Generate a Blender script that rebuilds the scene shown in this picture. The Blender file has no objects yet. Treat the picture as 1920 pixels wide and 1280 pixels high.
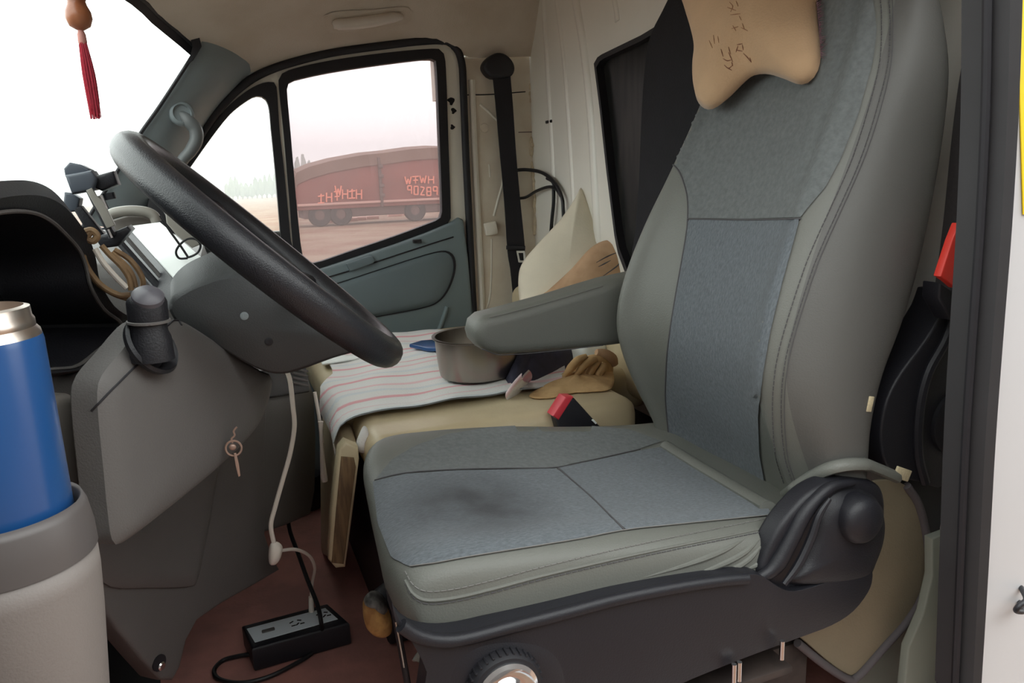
import bpy, bmesh, math, random
import numpy as np
from mathutils import Vector, Matrix
from mathutils.bvhtree import BVHTree
from mathutils import geometry as mgeo

random.seed(7)
PI = math.pi
SC = bpy.context.scene
COL = SC.collection

# ------------------------------------------------------------------ camera
# X runs to the rear of the van, Y across towards the passenger side, Z up
F = 1387.0
YAW, PITCH, ROLL = math.radians(21.0), math.radians(12.3), math.radians(2.3)
CAM = Vector((0, 0, 0.95))
_f = Vector((math.sin(YAW) * math.cos(PITCH), math.cos(YAW) * math.cos(PITCH), -math.sin(PITCH)))
_r0 = _f.cross(Vector((0, 0, 1))).normalized()
_u0 = _r0.cross(_f)
_r = _r0 * math.cos(ROLL) - _u0 * math.sin(ROLL)
_u = _u0 * math.cos(ROLL) + _r0 * math.sin(ROLL)
cd = bpy.data.cameras.new('camera')
co = bpy.data.objects.new('camera', cd)
COL.objects.link(co)
co.matrix_world = Matrix(((_r.x, _u.x, -_f.x, CAM.x), (_r.y, _u.y, -_f.y, CAM.y), (_r.z, _u.z, -_f.z, CAM.z), (0, 0, 0, 1)))
cd.sensor_width = 36.0
cd.lens = F / 1920 * 36.0
cd.clip_start = 0.02
cd.clip_end = 2000
SC.camera = co

# ------------------------------------------------------------------ sky and exposure
w = bpy.data.worlds.new('overcast_sky')
SC.world = w
w.use_nodes = True
bgn = w.node_tree.nodes['Background']
bgn.inputs[0].default_value = (0.965, 1.0, 0.985, 1)
bgn.inputs[1].default_value = 3.6
SC.view_settings.view_transform = 'Standard'
SC.view_settings.look = 'None'
SC.view_settings.exposure = 0.0
SC.view_settings.gamma = 1.0
SC.view_settings.use_curve_mapping = False
SC.cycles.max_bounces = 8
SC.cycles.transparent_max_bounces = 12


def ray(px, py):
    return _f + _r * ((px - 960) / F) + _u * ((640 - py) / F)


def P(px, py, X=None, Y=None, Z=None):
    """the point of a real plane (X, Y or Z constant) that a ray of the photograph meets"""
    d = ray(px, py)
    t = X / d.x if X is not None else (Y / d.y if Y is not None else (Z - CAM.z) / d.z)
    return CAM + d * t


def PN(px, py, p0, n):
    d = ray(px, py)
    return CAM + d * ((p0 - CAM).dot(n) / d.dot(n))


# ------------------------------------------------------------------ materials
def lin(c):
    return tuple((x / 255 / 12.92 if x / 255 <= 0.04045 else ((x / 255 + 0.055) / 1.055) ** 2.4) for x in c) + (1,)


def mat(name, rgb, rough=0.6, metal=0.0, var=0.0, vscale=20.0, bump=0.0, bscale=200.0, coat=0.0, rgb2=None, spec=0.5, stretch=None, fuzz=0.0):
    m = bpy.data.materials.new(name)
    m.use_nodes = True
    nt = m.node_tree
    b = nt.nodes['Principled BSDF']
    b.inputs['Base Color'].default_value = lin(rgb)
    b.inputs['Roughness'].default_value = rough
    b.inputs['Metallic'].default_value = metal
    b.inputs['Specular IOR Level'].default_value = spec
    if coat:
        b.inputs['Coat Weight'].default_value = coat
        b.inputs['Coat Roughness'].default_value = 0.2
    if fuzz:
        b.inputs['Sheen Weight'].default_value = fuzz
    tc = nt.nodes.new('ShaderNodeTexCoord')
    src = tc.outputs['Object']
    if stretch:
        mp = nt.nodes.new('ShaderNodeMapping')
        mp.inputs['Scale'].default_value = stretch
        nt.links.new(src, mp.inputs['Vector'])
        src = mp.outputs['Vector']
    if var > 0 or rgb2:
        n = nt.nodes.new('ShaderNodeTexNoise')
        n.inputs['Scale'].default_value = vscale
        n.inputs['Detail'].default_value = 6
        nt.links.new(src, n.inputs['Vector'])
        r = nt.nodes.new('ShaderNodeValToRGB')
        c1 = lin(rgb)
        if rgb2:
            c2 = lin(rgb2)
            r.color_ramp.elements[0].position = 0.4
            r.color_ramp.elements[1].position = 0.62
        else:
            c2 = tuple(min(1, x * (1 + var)) for x in c1[:3]) + (1,)
            c1 = tuple(x * (1 - var) for x in c1[:3]) + (1,)
            r.color_ramp.elements[0].position = 0.3
            r.color_ramp.elements[1].position = 0.7
        r.color_ramp.elements[0].color = c1
        r.color_ramp.elements[1].color = c2
        nt.links.new(n.outputs['Fac'], r.inputs['Fac'])
        nt.links.new(r.outputs['Color'], b.inputs['Base Color'])
    if bump > 0:
        n2 = nt.nodes.new('ShaderNodeTexNoise')
        n2.inputs['Scale'].default_value = bscale
        n2.inputs['Detail'].default_value = 3
        nt.links.new(src, n2.inputs['Vector'])
        bp = nt.nodes.new('ShaderNodeBump')
        bp.inputs['Strength'].default_value = bump
        bp.inputs['Distance'].default_value = 0.002
        nt.links.new(n2.outputs['Fac'], bp.inputs['Height'])
        nt.links.new(bp.outputs['Normal'], b.inputs['Normal'])
    return m


def glass(name, tint, gloss=0.05, dust=0.0, dustcol=(190, 180, 175)):
    m = bpy.data.materials.new(name)
    m.use_nodes = True
    nt = m.node_tree
    nt.nodes.remove(nt.nodes['Principled BSDF'])
    out = nt.nodes['Material Output']
    t = nt.nodes.new('ShaderNodeBsdfTransparent')
    t.inputs[0].default_value = tuple(tint) + (1,)
    g = nt.nodes.new('ShaderNodeBsdfGlossy')
    g.inputs['Roughness'].default_value = 0.03
    mx = nt.nodes.new('ShaderNodeMixShader')
    mx.inputs[0].default_value = gloss
    nt.links.new(t.outputs[0], mx.inputs[1])
    nt.links.new(g.outputs[0], mx.inputs[2])
    last = mx
    if dust:
        d = nt.nodes.new('ShaderNodeBsdfTranslucent')
        d.inputs[0].default_value = lin(dustcol)
        tc = nt.nodes.new('ShaderNodeTexCoord')
        n = nt.nodes.new('ShaderNodeTexNoise')
        n.inputs['Scale'].default_value = 7
        n.inputs['Detail'].default_value = 5
        nt.links.new(tc.outputs['Object'], n.inputs['Vector'])
        mr = nt.nodes.new('ShaderNodeMapRange')
        mr.inputs[3].default_value = dust * 0.8
        mr.inputs[4].default_value = dust * 1.2
        nt.links.new(n.outputs['Fac'], mr.inputs[0])
        m2 = nt.nodes.new('ShaderNodeMixShader')
        nt.links.new(mr.outputs[0], m2.inputs[0])
        nt.links.new(mx.outputs[0], m2.inputs[1])
        nt.links.new(d.outputs[0], m2.inputs[2])
        last = m2
    nt.links.new(last.outputs[0], out.inputs['Surface'])
    return m


M = {}
M['vinyl'] = mat('grey_vinyl', (111, 112, 106), 0.5, var=0.04, vscale=6, bump=0.25, bscale=420)
M['vinyl_side'] = mat('dull_grey_vinyl', (97, 96, 93), 0.55, var=0.05, vscale=5, bump=0.25, bscale=420)
M['fabric'] = mat('blue_grey_fabric', (102, 108, 113), 0.9, var=0.24, vscale=150, bump=0.5, bscale=350, stretch=(1, 2.6, 1), fuzz=0.1)
M['fabric_up'] = mat('plain_grey_fabric', (104, 108, 108), 0.85, var=0.16, vscale=130, bump=0.35, bscale=380, fuzz=0.1)
M['thread'] = mat('dark_thread', (84, 82, 84), 0.8)
M['light_thread'] = mat('pale_thread', (126, 124, 121), 0.8)
M['black'] = mat('black_plastic', (31, 31, 37), 0.48, var=0.06, vscale=15, bump=0.2, bscale=500)
M['black_gloss'] = mat('glossy_black', (22, 22, 26), 0.2)
M['rubber'] = mat('black_rubber', (30, 29, 34), 0.6, var=0.08, vscale=30)
M['seal'] = mat('dusty_grey_rubber', (52, 51, 53), 0.6, var=0.1, vscale=12)
M['wheel'] = mat('wheel_leatherette', (36, 37, 42), 0.36, bump=0.35, bscale=700, coat=0.15)
M['column'] = mat('grey_column_plastic', (60, 62, 63), 0.5, var=0.05, vscale=12, bump=0.2, bscale=600)
M['dash'] = mat('dark_grey_plastic', (97, 94, 92), 0.55, var=0.05, vscale=9, bump=0.25, bscale=500)
M['dash_black'] = mat('black_dash_plastic', (27, 27, 32), 0.5, var=0.06, vscale=14, bump=0.2, bscale=500)
M['pillar_grey'] = mat('blue_grey_plastic', (134, 144, 147), 0.45, var=0.04, vscale=8, bump=0.2, bscale=600)
M['door_grey'] = mat('teal_grey_plastic', (122, 136, 140), 0.5, var=0.05, vscale=6, bump=0.2, bscale=500)
M['door_dark'] = mat('dark_teal_plastic', (110, 123, 128), 0.55, var=0.05, vscale=6, bump=0.2, bscale=500)
M['cream'] = mat('cream_paint', (232, 226, 212), 0.3, var=0.05, vscale=4, coat=0.2)
M['cream_dirty'] = mat('dirty_cream_paint', (230, 220, 202), 0.35, rgb2=(216, 202, 182), vscale=7)
M['white_paint'] = mat('white_paint', (206, 205, 207), 0.4, var=0.03, vscale=3)
M['wall_paint'] = mat('off_white_paint', (232, 228, 218), 0.3, var=0.05, vscale=3, coat=0.25)
M['sealant'] = mat('beige_sealant', (205, 188, 160), 0.7, var=0.15, vscale=60)
M['headliner'] = mat('beige_headliner', (208, 196, 180), 0.95, rgb2=(198, 184, 166), vscale=6, bump=0.4, bscale=300)
M['headliner_pale'] = mat('pale_beige_plastic', (222, 212, 200), 0.6, var=0.04)
M['floor'] = mat('dark_red_mat', (184, 126, 116), 0.75, rgb2=(160, 112, 104), vscale=9, bump=0.4, bscale=120)
M['mat_black'] = mat('black_rubber_mat', (24, 22, 24), 0.7, var=0.2, vscale=30)
M['leather'] = mat('beige_leatherette', (204, 189, 156), 0.42, rgb2=(190, 173, 141), vscale=7, bump=0.2, bscale=200)
M['torn'] = mat('torn_black_patch', (24, 22, 22), 0.9)
M['wood'] = mat('raw_board', (126, 100, 70), 0.7, rgb2=(98, 76, 54), vscale=14, stretch=(8, 8, 1))
M['steel'] = mat('steel', (158, 151, 143), 0.28, 1.0, var=0.06, vscale=5)
M['chrome'] = mat('chrome', (225, 225, 226), 0.12, 1.0)
M['pillow'] = mat('cream_cotton', (222, 213, 192), 0.9, var=0.04, vscale=12, bump=0.3, bscale=150)
M['brown_cloth'] = mat('brown_cloth', (196, 160, 126), 0.9, rgb2=(178, 142, 108), vscale=16, bump=0.5, bscale=90)
M['tan_cloth'] = mat('tan_cloth', (208, 172, 124), 0.9, rgb2=(184, 148, 102), vscale=20, bump=0.5, bscale=120)
M['navy'] = mat('navy_cloth', (62, 62, 80), 0.85, var=0.2, vscale=30, bump=0.5, bscale=140)
M['neck'] = mat('tan_velour', (206, 171, 134), 0.9, var=0.05, vscale=20, bump=0.3, bscale=300, fuzz=0.3)
M['fringe'] = mat('mauve_trim', (120, 92, 100), 0.95, var=0.2, vscale=90)
M['ink'] = mat('faded_brown_ink', (176, 134, 104), 0.9)
M['ink_dark'] = mat('brown_ink', (142, 98, 76), 0.9)
M['blue'] = mat('blue_enamel', (26, 74, 130), 0.28, coat=0.5)
M['bottle_steel'] = mat('brushed_steel', (210, 198, 188), 0.3, 1.0)
M['pod'] = mat('light_grey_plastic', (124, 117, 113), 0.55, var=0.03, vscale=10, bump=0.15, bscale=600)
M['pod_ring'] = mat('mid_grey_plastic', (84, 79, 78), 0.45, var=0.04, vscale=10)
M['taupe'] = mat('taupe_plastic', (118, 112, 106), 0.55, var=0.04, vscale=10)
M['red'] = mat('red_plastic', (226, 60, 48), 0.4)
M['pinkred'] = mat('red_button', (214, 62, 74), 0.4)
M['yellow'] = mat('yellow_sticker', (250, 214, 0), 0.45)
M['tag'] = mat('woven_label', (206, 192, 158), 0.85, var=0.15, vscale=300)
M['flap'] = mat('beige_canvas', (142, 130, 108), 0.85, var=0.06, vscale=14, bump=0.3, bscale=300)
M['piping'] = mat('grey_piping', (92, 86, 88), 0.8)
M['cable_black'] = mat('black_cable', (22, 22, 25), 0.45)
M['cable_white'] = mat('white_cable', (236, 226, 214), 0.5)
M['cable_tan'] = mat('tan_cable', (152, 122, 88), 0.6, rgb2=(118, 92, 66), vscale=50)
M['strip_face'] = mat('grey_socket_face', (228, 236, 242), 0.4)
M['holder_grey'] = mat('blue_grey_holder_plastic', (84, 90, 100), 0.4)
M['white_sheet'] = mat('white_paper', (240, 244, 241), 0.6)
M['grey_arch'] = mat('pale_grey_trim', (150, 146, 138), 0.4)
M['gourd'] = mat('turned_wood', (178, 112, 76), 0.35, rgb2=(158, 92, 60), vscale=30, coat=0.3)
M['tassel'] = mat('red_tassel_thread', (186, 44, 66), 0.7, var=0.15, vscale=200)
M['tassel_cap'] = mat('pink_cord', (214, 150, 140), 0.7)
M['brass'] = mat('key_brass', (168, 140, 126), 0.4, 0.35)
M['cork'] = mat('worn_tan_grip', (196, 152, 92), 0.8, rgb2=(150, 108, 62), vscale=40, bump=0.8, bscale=80)
M['tape'] = mat('torn_silver_tape', (120, 116, 112), 0.5, rgb2=(60, 56, 54), vscale=60)
M['bracket'] = mat('worn_seat_rail', (70, 60, 56), 0.6, 0.2, rgb2=(46, 38, 36), vscale=20)
M['belt'] = mat('black_webbing', (30, 28, 34), 0.75, var=0.1, vscale=200)
M['dark_glass'] = mat('dark_tinted_glass', (30, 31, 31), 0.35, spec=0.2, rgb2=(46, 44, 42), vscale=5, stretch=(1, 6, 1))
M['black_cloth'] = mat('black_cloth', (22, 22, 28), 0.85, var=0.15, vscale=30, bump=0.3, bscale=200)
M['glass_clear'] = glass('windscreen_glass', (0.93, 0.97, 0.95), 0.04, 0.05, (225, 232, 226))
M['glass_quarter'] = glass('quarter_glass', (0.95, 0.97, 0.95), 0.04, 0.05, (226, 228, 214))
M['glass_tint'] = glass('dusty_rose_glass', (0.42, 0.375, 0.385), 0.04, 0.14, (206, 190, 188))
M['ground'] = mat('dusty_ground', (140, 120, 102), 0.95, rgb2=(124, 92, 76), vscale=0.5)
M['truck_red'] = mat('faded_red_paint', (136, 78, 72), 0.6, rgb2=(124, 72, 67), vscale=0.8)
M['truck_dark'] = mat('dark_chassis', (98, 78, 76), 0.8)
M['truck_rail'] = mat('pale_rail', (190, 150, 140), 0.6)
M['truck_letter'] = mat('faded_orange_white_paint', (228, 140, 118), 0.7)
M['tarp'] = mat('dusty_tarp', (124, 100, 92), 0.9, var=0.1, vscale=1)
M['tree'] = mat('grey_green_leaves', (104, 112, 92), 0.95, var=0.2, vscale=2)
M['trunk'] = mat('grey_bark', (96, 84, 72), 0.95)
M['hedge'] = mat('pale_hedge', (128, 128, 104), 0.95, var=0.2, vscale=1)

M['handle_grey'] = mat('mid_grey_handle', (108, 112, 113), 0.45)
M['belt_grey'] = mat('worn_grey_webbing', (62, 58, 58), 0.8, var=0.1, vscale=200)
M['stalk_cap'] = mat('grey_cap_plastic', (88, 86, 92), 0.4)
M['blocker_grey'] = mat('grey_render', (104, 100, 98), 0.95, var=0.08, vscale=1.5)
M['pillar_trim'] = mat('grey_green_plastic', (134, 138, 128), 0.5, var=0.04)


# ------------------------------------------------------------------ helpers
def wl(o):
    v = Vector((0, 0, 0))
    while o is not None:
        v = v + o.location
        o = o.parent
    return v


def tag(o, label=None, cat=None, group=None, kind=None):
    if label:
        o['label'] = label
    if cat:
        o['category'] = cat
    if group:
        o['group'] = group
    if kind:
        o['kind'] = kind
    return o


def thing(name, loc, label, cat, group=None, kind=None):
    o = bpy.data.objects.new(name, None)
    o.location = loc
    o.empty_display_size = 0.05
    COL.objects.link(o)
    return tag(o, label, cat, group, kind)


def obj(name, geo, m, parent=None, smooth=True, sharp=40, subsurf=0, label=None, cat=None, kind=None):
    """geo = (verts, faces) in world space, linked as one mesh object"""
    vs, fs = geo
    me = bpy.data.meshes.new(name)
    if parent is None:
        A = np.array([tuple(v) for v in vs])
        off = Vector(((A[:, 0].min() + A[:, 0].max()) / 2, (A[:, 1].min() + A[:, 1].max()) / 2, A[:, 2].min()))
    else:
        off = wl(parent)
    me.from_pydata([tuple(Vector(v) - off) for v in vs], [], [tuple(f) for f in fs])
    bm = bmesh.new()
    bm.from_mesh(me)
    bmesh.ops.recalc_face_normals(bm, faces=bm.faces)
    bm.to_mesh(me)
    bm.free()
    if smooth:
        me.polygons.foreach_set('use_smooth', [True] * len(me.polygons))
        if sharp:
            me.set_sharp_from_angle(angle=math.radians(sharp))
    me.materials.append(M[m] if isinstance(m, str) else m)
    me.update()
    o = bpy.data.objects.new(name, me)
    COL.objects.link(o)
    if parent is None:
        o.location = off
    else:
        o.parent = parent
    if subsurf:
        s = o.modifiers.new('s', 'SUBSURF')
        s.levels = s.render_levels = subsurf
    return tag(o, label, cat, None, kind)


def join(*geos):
    vs, fs = [], []
    for v, f in geos:
        n = len(vs)
        vs += [Vector(x) for x in v]
        fs += [tuple(i + n for i in q) for q in f]
    return vs, fs


def from_bm(bm):
    bm.verts.index_update()
    r = [v.co.copy() for v in bm.verts], [tuple(v.index for v in f.verts) for f in bm.faces]
    bm.free()
    return r


def cr(pts, n, closed=False):
    """Catmull-Rom through pts, n samples per span"""
    pts = [Vector(p) for p in pts]
    out = []
    N = len(pts)
    spans = N if closed else N - 1
    for i in range(spans):
        if closed:
            a, b, c, d = pts[(i - 1) % N], pts[i], pts[(i + 1) % N], pts[(i + 2) % N]
        else:
            b, c = pts[i], pts[i + 1]
            a = pts[i - 1] if i > 0 else b * 2 - c
            d = pts[i + 2] if i + 2 < N else c * 2 - b
        for k in range(n):
            t = k / n
            out.append(0.5 * ((2 * b) + (c - a) * t + (2 * a - 5 * b + 4 * c - d) * t * t + (3 * b - a - 3 * c + d) * t ** 3))
    if not closed:
        out.append(pts[-1].copy())
    return out


def ci(tab, x):
    """smooth interpolation in a table of (x, y)"""
    if x <= tab[0][0]:
        return tab[0][1]
    if x >= tab[-1][0]:
        return tab[-1][1]
    for i in range(len(tab) - 1):
        if tab[i][0] <= x <= tab[i + 1][0]:
            x0, y0 = tab[i]
            x1, y1 = tab[i + 1]
            m0 = (y1 - tab[i - 1][1]) / (x1 - tab[i - 1][0]) if i > 0 else (y1 - y0) / (x1 - x0)
            m1 = (tab[i + 2][1] - y0) / (tab[i + 2][0] - x0) if i + 2 < len(tab) else (y1 - y0) / (x1 - x0)
            h = x1 - x0
            t = (x - x0) / h
            return (2 * t ** 3 - 3 * t * t + 1) * y0 + (t ** 3 - 2 * t * t + t) * h * m0 + (-2 * t ** 3 + 3 * t * t) * y1 + (t ** 3 - t * t) * h * m1


def grid(rows, close_u=False, close_v=False, cap=False):
    """rows of equal length -> quads"""
    nu, nv = len(rows), len(rows[0])
    vs = [Vector(p) for r in rows for p in r]
    fs = []
    for i in range(nu if close_u else nu - 1):
        for j in range(nv if close_v else nv - 1):
            a = i * nv + j
            b = i * nv + (j + 1) % nv
            c = ((i + 1) % nu) * nv + (j + 1) % nv
            d = ((i + 1) % nu) * nv + j
            fs.append((a, b, c, d))
    if cap:
        for i in (0, nu - 1):
            c = sum((Vector(p) for p in rows[i]), Vector()) / nv
            vs.append(c)
            k = len(vs) - 1
            for j in range(nv):
                fs.append((i * nv + j, i * nv + (j + 1) % nv, k))
    return vs, fs


def tube(path, r, seg=10, closed=False, smooth=6, flat=None, cap=True, up=None):
    """round (or flat: (scale_a, scale_b)) tube along a smoothed path; r may be a list"""
    n0 = len(path)
    pts = cr(path, smooth, closed) if smooth > 1 else [Vector(p) for p in path]
    n = len(pts)
    rows = []
    prev = None
    for i, p in enumerate(pts):
        if closed:
            t = (pts[(i + 1) % n] - pts[i - 1]).normalized()
        else:
            t = (pts[min(i + 1, n - 1)] - pts[max(i - 1, 0)]).normalized()
        if up is not None:
            a = Vector(up) - t * Vector(up).dot(t)
            a.normalize()
        elif prev is None:
            a = t.orthogonal().normalized()
        else:
            a = (prev - t * prev.dot(t)).normalized()
        prev = a
        b = t.cross(a)
        if isinstance(r, (list, tuple)):
            x = i / max(1, n - 1) * (len(r) - 1)
            k = min(int(x), len(r) - 2)
            rr = r[k] + (r[k + 1] - r[k]) * (x - k)
        else:
            rr = r
        fa, fb = flat if flat else (1, 1)
        rows.append([p + a * (math.cos(2 * PI * j / seg) * rr * fa) + b * (math.sin(2 * PI * j / seg) * rr * fb) for j in range(seg)])
    return grid(rows, closed, True, cap and not closed)


def lathe(prof, base, axis=(0, 0, 1), seg=32, cap=False):
    """prof: (radius, height along axis)"""
    ax = Vector(axis).normalized()
    a = ax.orthogonal().normalized()
    b = ax.cross(a)
    base = Vector(base)
    rows = [[base + ax * h + (a * math.cos(2 * PI * j / seg) + b * math.sin(2 * PI * j / seg)) * r for j in range(seg)] for r, h in prof]
    return grid(rows, False, True, cap)


def box(c, s, bevel=0.0, rot=None, seg=2):
    bm = bmesh.new()
    bmesh.ops.create_cube(bm, size=1)
    for v in bm.verts:
        v.co = Vector((v.co.x * s[0], v.co.y * s[1], v.co.z * s[2]))
    if bevel:
        bmesh.ops.bevel(bm, geom=list(bm.edges), offset=bevel, segments=seg, affect='EDGES', profile=0.5, clamp_overlap=True)
    R = rot if rot is not None else Matrix.Identity(3)
    for v in bm.verts:
        v.co = R @ v.co + Vector(c)
    return from_bm(bm)


def frame3(x, z):
    """rotation whose columns are x, z cross x, z"""
    x = Vector(x).normalized()
    z = Vector(z)
    z = (z - x * z.dot(x)).normalized()
    y = z.cross(x)
    return Matrix((x, y, z)).transposed()


def prism(pts, off, bevel=0.0, seg=3):
    """solid between the polygon pts and the same polygon moved by off"""
    bm = bmesh.new()
    a = [bm.verts.new(p) for p in pts]
    b = [bm.verts.new(Vector(p) + Vector(off)) for p in pts]
    n = len(pts)
    bm.faces.new(a)
    bm.faces.new(b[::-1])
    for i in range(n):
        bm.faces.new((a[i], b[i], b[(i + 1) % n], a[(i + 1) % n]))
    bmesh.ops.recalc_face_normals(bm, faces=bm.faces)
    if bevel:
        es = [e for e in bm.edges if (e.verts[0] in a) == (e.verts[1] in a)]
        es = [e for e in es if not (abs((e.verts[0].co - e.verts[1].co).length) < 1e-6)]
        bmesh.ops.bevel(bm, geom=es, offset=bevel, segments=seg, affect='EDGES', profile=0.5, clamp_overlap=True)
    bmesh.ops.triangulate(bm, faces=[f for f in bm.faces if len(f.verts) > 4])
    return from_bm(bm)


def resample(pts, n, closed=True):
    pts = [Vector(p) for p in pts]
    q = pts + [pts[0]] if closed else pts
    L = [0]
    for i in range(len(q) - 1):
        L.append(L[-1] + (q[i + 1] - q[i]).length)
    out = []
    m = n if closed else n - 1
    for k in range(n):
        d = L[-1] * k / m
        i = 0
        while i < len(q) - 2 and L[i + 1] < d:
            i += 1
        t = (d - L[i]) / max(1e-9, L[i + 1] - L[i])
        out.append(q[i].lerp(q[i + 1], min(1, max(0, t))))
    return out


def puff(outline, nrm, thick, n=64, rings=12, back=1.0, centre=None, power=0.5, edge=0.0, smooth=True):
    """cushion grown from an outline: rings shrink to the centre while the two sides bulge"""
    o = cr(outline, 6, True) if smooth else outline
    o = resample(o, n)
    nrm = Vector(nrm).normalized()
    c = Vector(centre) if centre is not None else sum(o, Vector()) / n
    rows = []
    for side in (1, -1):
        rr = []
        for k in range(rings):
            t = k / rings            # 0 edge .. 1 centre
            s = 1 - t
            h = (1 - s ** 2.2) ** power
            rr.append([c + (p - c) * s + nrm * ((edge + (thick - edge) * h) * (1 if side > 0 else back) * side) for p in o])
        rows.append(rr)
    allr = rows[1][::-1] + (rows[0] if edge else rows[0][1:])
    return grid(allr, False, True, True)


def ring(outer, inner, off, n=96):
    """frame between two outlines, off deep"""
    o = resample(outer, n)
    # start the inner ring at the point nearest to the first outer one
    i0 = resample(inner, n * 4)
    k = min(range(len(i0)), key=lambda q: (i0[q] - o[0]).length)
    i0 = i0[k:] + i0[:k]
    # same turning sense
    def area(a):
        s = Vector()
        for q in range(len(a)):
            s += a[q].cross(a[(q + 1) % len(a)])
        return s
    if area(o).dot(area(i0)) < 0:
        i0 = [i0[0]] + i0[1:][::-1]
    i = resample(i0, n)
    off = Vector(off)
    return grid([o, i, [p + off for p in i], [p + off for p in o]], True, True)


def sheet_holes(outer, holes, off):
    loops = [outer] + holes
    tris = mgeo.tessellate_polygon([[Vector(p) for p in l] for l in loops])
    vs = [Vector(p) for l in loops for p in l]
    n = len(vs)
    off = Vector(off)
    fs = [tuple(t) for t in tris] + [tuple(i + n for i in t[::-1]) for t in tris]
    k = 0
    for l in loops:
        m = len(l)
        for i in range(m):
            a, b = k + i, k + (i + 1) % m
            fs.append((a, b, b + n, a + n))
        k += m
    return vs + [v + off for v in vs], fs


def bvh(o):
    off = wl(o)
    return BVHTree.FromPolygons([tuple(v.co + off) for v in o.data.vertices], [tuple(p.vertices) for p in o.data.polygons])


def hit(tree, px, py, lift=0.0):
    d = ray(px, py).normalized()
    h = tree.ray_cast(CAM, d)
    if h[0] is None:
        return None
    n = h[1]
    if n.dot(d) > 0:
        n = -n
    return h[0] + n * lift


def trace(tree, pxpts, lift=0.0, per=10):
    """a smooth line laid on a surface along a seam of the photograph"""
    q = cr([(a, b, 0) for a, b in pxpts], per)
    out = [hit(tree, p.x, p.y, lift) for p in q]
    return [p for p in out if p is not None]


def patch(tree, poly, lift=0.0022, step=8, smooth=True, flat=False):
    """a panel of cloth lying on a surface inside an outline of the photograph"""
    o = cr([(a, b, 0) for a, b in poly], 8, True) if smooth else [Vector((a, b, 0)) for a, b in poly]
    o = resample(o, max(12, int(sum((o[i] - o[i - 1]).length for i in range(len(o))) / step)))
    pts = [Vector((p.x, p.y)) for p in o]
    n = len(pts)

    def inside(x, y):
        c = False
        for i in range(n):
            a, b = pts[i], pts[i - 1]
            if (a.y > y) != (b.y > y) and x < (b.x - a.x) * (y - a.y) / (b.y - a.y) + a.x:
                c = not c
        return c

    def dist(x, y):
        return min((Vector((x, y)) - p).length for p in pts)
    x0, x1 = min(p.x for p in pts), max(p.x for p in pts)
    y0, y1 = min(p.y for p in pts), max(p.y for p in pts)
    inn = []
    y = y0 + step / 2
    while y < y1:
        x = x0 + step / 2
        while x < x1:
            if inside(x, y) and dist(x, y) > step * 0.6:
                inn.append(Vector((x, y)))
            x += step
        y += step
    r = mgeo.delaunay_2d_cdt(pts + inn, [(i, (i + 1) % n) for i in range(n)], [list(range(n))], 1, 1e-4)
    vs, keep = [], {}
    for i, p in enumerate(r[0]):
        h = hit(tree, p.x, p.y, lift)
        if h is not None:
            keep[i] = len(vs)
            vs.append(h)
    fs = [tuple(keep[i] for i in f) for f in r[2] if all(i in keep for i in f)]
    return vs, fs


def stitch(path, r=0.0007, dash=0.006, gap=0.004):
    L = resample(path, max(2, int(sum((path[i] - path[i - 1]).length for i in range(1, len(path))) / 0.002)), False)
    a = int(dash / 0.002)
    b = int(gap / 0.002)
    g = []
    i = 0
    while i + a < len(L):
        g.append(tube([L[i], L[i + a]], r, 5, smooth=1))
        i += a + b
    return join(*g)


def rng(a, b, n):
    return [a + (b - a) * i / (n - 1) for i in range(n)]

# ================================================================== the setting
YP = 2.45          # plane of the passenger door
XW = 1.045         # bulkhead behind the seats


def D(px, py, y=YP):
    return P(px, py, Y=y)


def DP(l, y=YP):
    return [P(a, b, Y=y) for a, b in l]


# ground outside and what stands on it
g = obj('ground', ([(-400, -400, -0.6), (600, -400, -0.6), (600, 600, -0.6), (-400, 600, -0.6)], [(0, 1, 2, 3)]), 'ground', kind='structure')

# unseen wall added behind the camera to block low sky light
obj('blocker_wall', box((0.5, -2.6, 0.95), (16, 0.25, 3.1)), 'blocker_grey', kind='structure', label='plain grey unseen wall added behind the camera to block sky light')

# unseen white bonnet, added to bounce light up to the cab ceiling
bon = [[Vector((x, y, z + .05 * math.sin(PI * (y - .6) / 1.9))) for y in rng(.6, 2.5, 12)] for x, z in ((-1.75, .18), (-1.70, .42), (-1.55, .54), (-1.25, .64), (-.95, .70), (-.62, .72))]
obj('trim_7', grid(bon), 'white_paint', kind='structure', label='unseen white van bonnet added below the windscreen to bounce light up')

# floor of the cab, firewall, side walls below the windows
obj('floor', box((0.05, 1.55, -0.03), (2.3, 1.86, 0.06)), 'floor', kind='structure')
obj('wall_front', box((-0.95, 1.55, 0.42), (0.06, 1.9, 0.9)), 'dash_black', kind='structure')
obj('wall_side', join(box((0.90, 2.515, 1.40), (0.36, 0.04, 0.36)), box((0.45, 2.515, 1.42), (0.9, 0.04, 0.14))), 'cream_dirty', kind='structure', label='cream painted body side above the passenger door')
obj('wall_right', join(box((-0.40, 2.50, 0.40), (1.16, 0.05, 0.84)), box((-0.55, 2.50, 0.83), (0.75, 0.05, 0.06))), 'dash_black', kind='structure')

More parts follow.
